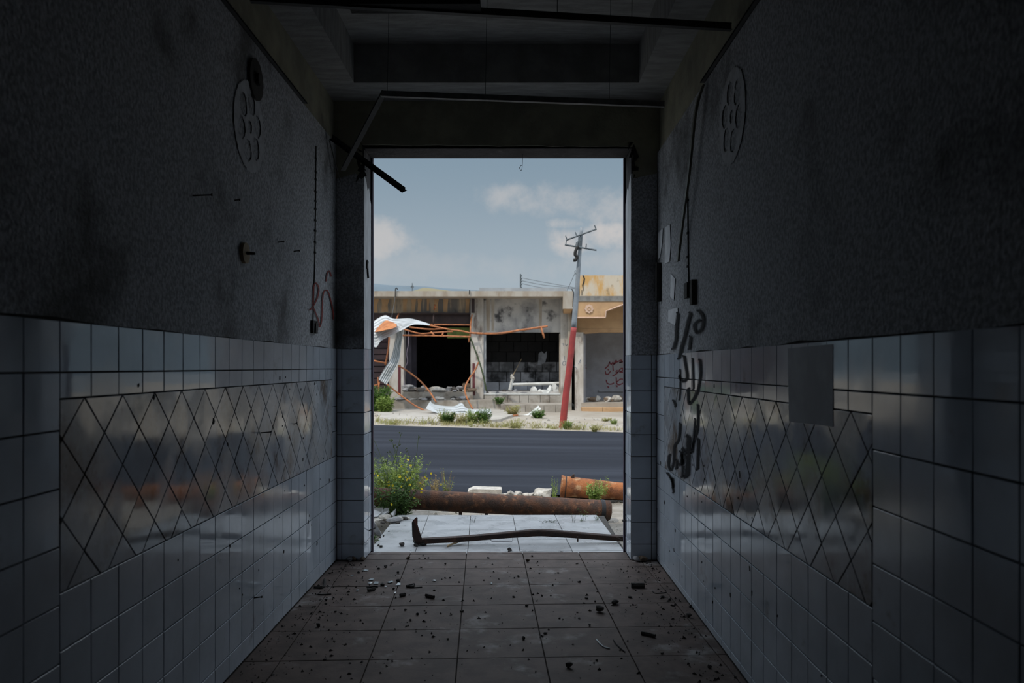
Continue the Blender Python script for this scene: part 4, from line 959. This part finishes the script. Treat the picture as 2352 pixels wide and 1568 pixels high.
tbar(PX(788, 392, 4.98), PX(880, 219, 4.34), 'ceiling bar slanting up from a pilaster to the lower cross bar', (), wfl=.03)
e = tbar(WL(762, 318, .02), PX(929, 440, 4.98), 'broken dark ceiling bar hanging down into the doorway opening', (), m_black, .045, .03, .6)
b = MB(); p0, p1 = WL(756, 322, .012), PX(781, 418, 5.32); b.prism([p0+Vector((0, -.012, 0)), p0+Vector((0, .012, 0)), p1+Vector((0, .012, 0)), p1+Vector((0, -.012, 0))], (.004, 0, 0))
tag(b.build('ceiling_angle', m_steel), 'short angle strip hanging loose beside the broken dark ceiling bar', 'ceiling trim')
b = MB(); P = smooth_line([WR(1618, 196, .01), WR(1600, 260, .03), WR(1585, 400, .03), WR(1566, 545, .03), WR(1560, 600, .03)], 4); vs = []
for p in P: vs += [p+Vector((0, -.017, 0)), p+Vector((0, .017, 0)), p+Vector((-.012, .017, 0)), p+Vector((-.012, -.017, 0))]
b.add(vs, [(i*4+k, i*4+(k+1) % 4, (i+1)*4+(k+1) % 4, (i+1)*4+k) for i in range(len(P)-1) for k in range(4)]+[(3, 2, 1, 0), tuple(range(len(vs)-4, len(vs)))])
tag(b.build('ceiling_angle', m_olivebar), 'olive trim strip dangling down the wall above the black graffiti', 'ceiling trim')
# hanging wire loop under the lintel
P = smooth_line([PX(1200, 352, 5.55), PX(1200, 372, 5.55), PX(1199, 388, 5.55), PX(1196, 391, 5.55), PX(1193.5, 385, 5.55), PX(1197, 380, 5.55), PX(1199.5, 381, 5.55)])
tag(MB().tube(P, .0018, 5).build('wire_loop', m_wire), 'thin wire with a small loop hanging from the door lintel', 'wire')
# rosettes printed on both walls and a black disc built for the soot hole
def rosette(par, to, cx, cy, R, sg):
    n = 64; c = MB(); c0 = to(cx, cy, .0012)
    holes = [(.0, .0, .16)]+[(.56*math.cos(k*math.pi/3+.3), .56*math.sin(k*math.pi/3+.3), .25) for k in range(6)]
    N_ = 44; vs = {}; V = []; Fc = []
    def vid(i, j):
        if (i, j) not in vs:
            vs[(i, j)] = len(V); V.append((c0.x, c0.y+(i/N_*2-1)*R, c0.z+(j/N_*2-1)*R))
        return vs[(i, j)]
    for i in range(N_):
        for j in range(N_):
            a_, b_ = (i+.5)/N_*2-1, (j+.5)/N_*2-1
            if a_*a_+b_*b_ > 1 or any((a_-h0)**2+(b_-h1)**2 < hr*hr for h0, h1, hr in holes): continue
            q_ = (vid(i, j), vid(i+1, j), vid(i+1, j+1), vid(i, j+1)); Fc.append(q_ if sg > 0 else q_[::-1])
    c.add(V, Fc); return c.build('rosette_print', m_decal, par)
rosette(wl, WL, 574, 292, .205, 1)
rosette(wr, WR, 1680, 268, .21, -1)
vp = WL(585, 183, 0)
e = empty('soot_disc', vp, 'round black disc built for a soot hole high above a wall rosette', 'soot hole')
def disc(par, nm, m, c, r, t, sg, n=32): return MB().tube([c, c+Vector((sg*t, 0, 0))], r, n).build(nm, m, par)
disc(e, 'plate', m_black, vp+Vector((-.005, 0, 0)), .095, .016, 1); disc(e, 'hub', m_black, vp, .03, .028, 1)
vp = WL(560, 581, 0); e = empty('wooden_disc', vp, 'small pale wooden disc with a dark bolt on the plaster', 'disc')
disc(e, 'disc', m_wood, vp+Vector((-.005, 0, 0)), .047, .018, 1)
MB().tube([vp+Vector((.01, .0, 0)), vp+Vector((.05, .004, -.002))], [.008, .006], 8).build('bolt', m_black, e)
# nails and screws
for k, (to, px, py, L, lb) in enumerate(((WL, 674, 577, .03, 'small nail in the plaster nearest the red graffiti'), (WL, 637, 556, .03, 'small nail in the plaster nearest the wooden disc'), (WL, 442, 449, .07, 'long nail in the plaster above the wooden disc'),
        (WL, 596, 994, .05, 'long rusty screw sticking out of a diamond tile'), (WL, 580, 1373, .04, 'rusty screw low in the wall tiles near the floor'), (WL, 672, 974, .02, 'short nail in a diamond tile between rusty screw and doorway'), (WL, 538, 460, .02, 'tiny nail stub in the plaster high above the wooden disc'))):
    p = to(px, py, -.006); b = MB().tube([p, p+Vector((L, .005, .004))], [.0035, .0028], 6); b.tube([p+Vector((L, .005, .004)), p+Vector((L+.004, .005, .004))], .0055, 7)
    tag(b.build('nail', m_black), lb, 'nail')
# cable runs with broken switch boxes
e = empty('cable_run', WL(724, 742), 'dark clipped cable running down to a broken black switch box by red graffiti', 'cable')
P = [WL(726, 335, -.001), WL(725, 480, -.001), WL(723, 600, -.001), WL(719, 738, -.001)]; MB().tube(P, .0035, 6).build('cable', m_black, e)
for y in (365, 395, 412, 440, 462, 480, 506, 530, 556, 580): 
    p = WL(725.5-.01*(y-365), y, 0); MB().box(p+Vector((-.004, -.012, -.006)), p+Vector((.006, .010, .006))).build('clip', m_black, e)
p = WL(720, 750, 0); MB().box(p+Vector((-.004, -.055, -.04)), p+Vector((.014, .05, .036))).build('switch_box', m_black, e)
MB().prism([p+Vector((.014, -.03, -.04)), p+Vector((.014, .03, -.02)), p+Vector((.014, .02, .03)), p+Vector((.014, -.02, .02))], (.008, 0, 0)).build('broken_cover', m_rubble, e)
e = empty('cable_run', WR(1582, 660), 'grey cable running down to an open black switch box above black graffiti', 'cable')
P = [WR(1579, 430, 0), WR(1580, 520, 0), WR(1581, 600, 0), WR(1582, 650, 0)]; MB().tube(P, .004, 6).build('cable', m_steel, e)
for y in (460, 535, 590, 612): p = WR(1580, y, 0); MB().box(p+Vector((-.006, -.012, -.006)), p+Vector((.004, .012, .006))).build('clip', m_black, e)
p = WR(1582, 666, 0); MB().box(p+Vector((-.02, -.04, -.045)), p+Vector((.004, .035, .04))).build('switch_box', m_black, e)
p = WR(1596, 668, 0); MB().box(p+Vector((-.024, -.03, -.075)), p+Vector((.004, .02, .06))).build('box_lid', m_rubble, e)
e = empty('switch_box', WR(1512, 650), 'tall broken grey switch box in the corner beside the white filler patches', 'switch box')
p = WR(1508, 652, 0); MB().box(p+Vector((-.012, -.06, -.11)), p+Vector((.004, .05, .11))).build('back_plate', m_grey, e)
p = WR(1517, 648, 0); MB().box(p+Vector((-.03, -.02, -.13)), p+Vector((-.0, .015, .13))).build('door_edge', m_black, e)
p = WR(1507, 665, 0); MB().box(p+Vector((-.028, -.025, -.05)), p+Vector((-.01, .025, .02))).build('fuse_block', m_black, e)
# hook on the left jamb and stub on the right one
P = smooth_line([PX(832, 616, 5.46), PX(838, 600, 5.48), PX(843, 602, 5.5), PX(836, 608, 5.49), PX(840, 625, 5.5), PX(844, 638, 5.52)])
b = MB(); 
for i, pq in enumerate(P):
    pq.x = max(pq.x, JL+.004)
b.tube(P, .009, 5); tag(b.build('bent_bracket', m_black), 'bent dark metal bracket on the white door jamb', 'bracket')
p = PX(1432, 1194.5, 5.62); b = MB().tube([(JR+.006, 5.6, p.z), (JR-.035, 5.6, p.z)], .004, 6); tag(b.build('jamb_rod', m_black), 'thin dark rod sticking out of the jamb at the steel channel end', 'rod')
p = PX(846, 1214, 5.62); b = MB().tube([(JL-.006, 5.55, p.z-.003), (JL+.04, 5.6, p.z+.01)], .004, 6); tag(b.build('jamb_rod', m_black), 'thin dark rod sticking out of the jamb by the grey concrete wedge', 'rod')
# white patches of bare filler on the right plaster
for k, pl in enumerate(([(1528, 522), (1539, 515), (1541, 560), (1538, 600), (1527, 606)], [(1512, 535), (1523, 524), (1521, 560), (1516, 590), (1511, 600)], [(1536, 712), (1557, 706), (1558, 732), (1550, 746), (1535, 738)], [(1541, 628), (1551, 640), (1548, 690), (1540, 680)])):
    mb = MB().prism([WR(x, y, -.0005) for x, y in pl], (-.002, 0, 0)); mb.build('filler_patch', m_filler, wr)
# sheet stuck over the right wall tiles
mb = MB().prism([WR(1810, 800, .0015), WR(1914, 790, .0015), WR(1914, 980, .0015), WR(1813, 968, .0015)], (-.0015, 0, 0))
tag(mb.build('plastic_sheet', m_paper), 'dark plastic sheet stuck over the wall tiles and diamond tiles', 'sheet')
# spray paint
q8 = lambda x, y: (1400+.357*x, 760+.357*y)
blk = [([(440, -110), (430, -20), (428, 50), (410, 112)], 9), ([(520, -110), (500, -40), (482, 40), (465, 95), (450, 172)], 10), ([(575, -130), (600, -90), (595, -20), (560, 10), (545, -40), (580, -70)], 9), ([(520, 40), (514, 112)], 8),
       ([(480, 165), (492, 230), (500, 300), (470, 322), (450, 290)], 9), ([(535, 180), (540, 370)], 6), ([(583, 190), (586, 280), (566, 390), (530, 452), (510, 460), (505, 375)], 9), ([(570, 480), (566, 620), (546, 700), (530, 780)], 8),
       ([(455, 600), (445, 700), (420, 740), (415, 830), (396, 892), (380, 862), (384, 800)], 8), ([(512, 690), (506, 800), (500, 925)], 17), ([(480, 770), (466, 850)], 14), ([(462, 780), (472, 850), (470, 932)], 9), ([(572, 700), (566, 885)], 9),
       ([(375, 915), (402, 965), (412, 1035)], 7), ([(455, 250), (455, 380), (450, 440)], 5), ([(552, 570), (545, 640), (532, 760)], 7), ([(433, 835), (432, 880)], 8), ([(415, 450), (425, 478)], 8), ([(405, 950), (410, 1000)], 9)]
ribbon([([q8(*p) for p in pts], wd*1.3) for pts, wd in blk], lambda x, y: WR(x, y, .0032), None, m_spray, 'graffiti_stroke', wr, 0)
redl = [([(719, 699), (721, 658), (726.5, 650), (732.6, 663), (729, 684), (719, 704), (711, 712)], 4), ([(721, 709), (731.6, 735), (734, 750), (739, 735), (742, 678), (749.5, 666), (757, 678), (765, 714), (766, 732)], 3.6), ([(749.5, 645), (752, 627), (757, 622), (761, 634)], 3.2)]
ribbon(redl, lambda x, y: WL(x, y, .002), None, m_sprayred, 'graffiti_stroke', wl, 0)

# ================================================================== LITTER ON THE FLOOR
q9 = lambda x, y: (680+.2211*x, 1260+.2211*y)
q10 = lambda x, y: (1150+.2253*x, 1260+.2253*y)
big = [(q9(935, 195), 46), (q9(988, 170), 34), (q9(1165, 105), 56), (q9(1550, 165), 36), (q9(1998, 98), 34), (q9(900, 380), 66), (q9(1060, 340), 60), (q9(1062, 255), 38), (q9(1210, 400), 70), (q9(1015, 422), 40), (q9(310, 540), 40), (q9(312, 575), 36),
       (q9(470, 525), 36), (q9(1135, 640), 34), (q9(1262, 690), 46), (q9(1725, 655), 50), (q9(1030, 840), 30), (q9(1575, 945), 34), (q9(1310, 905), 26), (q9(300, 1155), 44), (q9(1600, 305), 28), (q9(2310, 295), 28), (q9(1300, 195), 26), (q9(2215, 35), 42),
       (q9(230, 810), 70), (q9(650, 252), 44), (q9(350, 258), 40), (q9(860, 212), 40), (q9(405, 660), 34), (q9(2265, 505), 30), (q9(1190, 748), 40), (q9(1320, 75), 26), (q9(1340, 105), 24), (q9(1280, 100), 24), (q9(1375, 98), 28),
       (q10(270, 130), 54), (q10(320, 78), 34), (q10(180, 288), 34), (q10(140, 300), 24), (q10(800, 342), 40), (q10(875, 510), 48), (q10(1165, 565), 100), (q10(1000, 640), 120), (q10(510, 480), 26), (q10(420, 485), 30), (q10(130, 495), 30), (q10(262, 588), 46),
       (q10(600, 712), 40), (q10(800, 712), 30), (q10(905, 785), 40), (q10(455, 868), 50), (q10(228, 925), 64), (q10(700, 1210), 96), (q10(975, 1140), 40), (q10(1645, 1070), 44), (q10(1650, 500), 52), (q10(1725, 525), 44), (q10(1320, 500), 50), (q10(1930, 600), 60),
       (q10(1920, 700), 80), (q10(1290, 400), 30), (q10(780, 650), 26), (q10(1140, 668), 22), (q10(965, 540), 28), (q10(850, 555), 24), (q10(2130, 1215), 60), (q10(1500, 520), 24), (q10(1600, 1170), 24), (q10(935, 335), 22), (q10(1610, 575), 20)]
for k, ((px, py), wd) in enumerate(big):
    p = gl(px, py, 0.0) if py > 1268 else gl(px, py, ZPO)
    s_ = wd*.2211*p.y/F*.95
    m = m_brown if k in (2, 35) else m_rubble
    if k == 2: lb, gr = 'large brown brick chunk on the floor near the charred lumps', None
    elif k == 35: lb, gr = 'olive brown stone on the floor near the porch threshold', None
    else: lb, gr = 'dark rubble crumb lying on the dusty floor tiles', 'dark rubble crumbs on the floor'
    tag(rock('floor_rubble', p, (s_*1.1, s_*.8, s_*.62), m, k, k*1.7), lb, 'rubble', gr)
po_b = [((1290, 340), 0)]
for k, (px, py, s_) in enumerate(((925, 1254, .045), (875, 1256, .03), (869, 1253, .02), (881, 1232, .018), (873, 1235, .02), (868, 1221, .012), (893, 1221, .012), (877, 1209, .012), (861, 1246, .018), (1171, 1265, .04), (1290, 1272, .03), (1118, 1276, .03))):
    p = gl(px, py, ZPO); tag(rock('porch_pebble', p, (s_*1.3, s_, s_*.7), m_rubble, k, k*2.1), 'dark pebble lying on the pale porch tiles', 'pebble', 'dark pebbles on the porch tiles')
# glass shards, sticks and scraps
for k, (x, y, wd, dp, rz) in enumerate(((722, 224, 64, 10, .1), (830, 355, 60, 20, .3), (770, 357, 44, 12, -.2), (980, 345, 56, 16, -.5), (1066, 362, 40, 12, .2), (1060, 375, 60, 8, .15), (1435, 329, 46, 10, 0), (640, 430, 24, 10, 0), (1028, 458, 16, 12, 0), (780, 320, 60, 12, .1), (2030, 360, 22, 8, .2), (930, 393, 24, 8, .4), (580, 278, 40, 6, .9))):
    px, py = q9(x, y); p = gl(px, py, 0.004); w_ = wd*.2211*p.y/F/2; d_ = dp*.2211*p.y/F*2.2
    pl = [(-w_, -d_*.6), (w_*.6, -d_), (w_, d_*.4), (-w_*.2, d_)]
    b = MB().prism([(a_, c_, 0) for a_, c_ in pl], (0, 0, .003)); o = b.build('glass_shard', m_glass); o.location = p; o.rotation_euler = (.05, .06*(-1)**k, rz)
    tag(o, 'pale broken glass shard lying on the dusty floor tiles', 'glass shard', 'glass shards on the floor')
def stick(pts, r, m, lb, cat, qf):
    P = [gl(*qf(*p), .0)+Vector((0, 0, r)) for p in pts]; P = smooth_line(P, 4) if len(P) > 2 else P
    tag(MB().tube(P, r, 6).build(cat.replace(' ', '_'), m), lb, cat)
stick([(1350, 498), (1432, 520)], .010, m_rustdark, 'short thick rusty rod lying on the floor tiles', 'rod', q9)
stick([(225, 478), (290, 482), (365, 476)], .004, m_black, 'thin black wire lying on the floor beside the curved dark strip', 'wire scrap', q9)
stick([(190, 405), (270, 412), (298, 385), (298, 330)], .008, m_rubble, 'curved dark strip lying at the foot of the tiled wall', 'strip', q9)
stick([(735, 410), (800, 400), (850, 402)], .005, m_black, 'dark splinter among the glass shards', 'splinter', q9)
stick([(745, 445), (820, 430)], .009, m_rubble, 'thicker dark splinter in front of the glass shards', 'splinter', q9)
stick([(1150, 405), (1230, 385)], .009, m_rubble, 'dark splinter between the glass shards and the short rusty rod', 'splinter', q9)
stick([(1080, 500), (1135, 488)], .010, m_rubble, 'stubby dark splinter beside the rusty rod', 'splinter', q9)
stick([(1220, 408), (1310, 402)], .003, m_black, 'hair-thin wire lying beside a dark splinter and glass shards', 'wire scrap', q9)
stick([(1330, 398), (1465, 398)], .016, m_rubble, 'flat dark bar scrap lying below the black graffiti wall', 'scrap', q10)
stick([(1330, 388), (1465, 380)], .004, m_glass, 'pale thin strip lying along the flat dark bar scrap', 'strip', q10)
stick([(1435, 875), (1500, 886), (1575, 905)], .009, m_rubble, 'dark stick lying on the floor beside the bent and curved wires', 'stick', q10)
stick([(975, 928), (1020, 980), (1060, 1008), (1112, 1022)], .003, m_glass, 'pale curved wire lying on the floor tiles', 'wire scrap', q10)
stick([(1150, 935), (1190, 990), (1265, 1055)], .003, m_black, 'dark bent wire lying next to the pale curved wire', 'wire scrap', q10)
stick([(1545, 435), (1580, 458), (1690, 450)], .003, m_black, 'dark thin wire lying near the flat dark bar scrap', 'wire scrap', q10)
# chipped-out hole at the porch joint
# grit: too fine to count
gr_ = MB(); r7 = random.Random(5)
for k in range(1500):
    if k < 500: X = XL+.03+abs(r7.gauss(0, .16)); Y = r7.uniform(2.4, 5.35)
    elif k < 900: X = XR-.03-abs(r7.gauss(0, .14)); Y = r7.uniform(2.4, 5.35)
    else: X = r7.uniform(-1.1, .95); Y = r7.uniform(2.6, 5.35)
    if not (XL+.01 < X < XR-.01): continue
    s_ = r7.choice([.002, .003, .003, .004, .006, .009]); c = Vector((X, Y, 0))
    gr_.add([c+Vector((r7.uniform(-1, 1)*s_*1.5, r7.uniform(-1, 1)*s_*1.5, 0)) for _ in range(3)]+[c+Vector((0, 0, s_*1.1))], [(0, 1, 3), (1, 2, 3), (2, 0, 3), (2, 1, 0)])
tag(gr_.build('grit', m_rubble, fl), kind='stuff')

# chipped spots in the glaze of the wall tiles
r8 = random.Random(17)
for par, to, sg in ((wl, WL, 1), (wr, WR, -1)):
    for k in range(34):
        Y = 2.1+3.2*r8.random()**.7; Z = r8.uniform(.1, 1.3); s_ = r8.choice([.004, .005, .006, .009, .013]); x = (XL if sg > 0 else XR)+sg*.0030
        pl = []
        for q_ in range(6):
            a_ = q_*math.pi/3+r8.uniform(-.3, .3); r_ = s_*r8.uniform(.5, 1.2); pl.append((x, Y+r_*math.cos(a_)*.8, Z+r_*math.sin(a_)*1.2))
        MB().prism(pl, (-sg*.004, 0, 0)).build('glaze_chip', m_black, par)
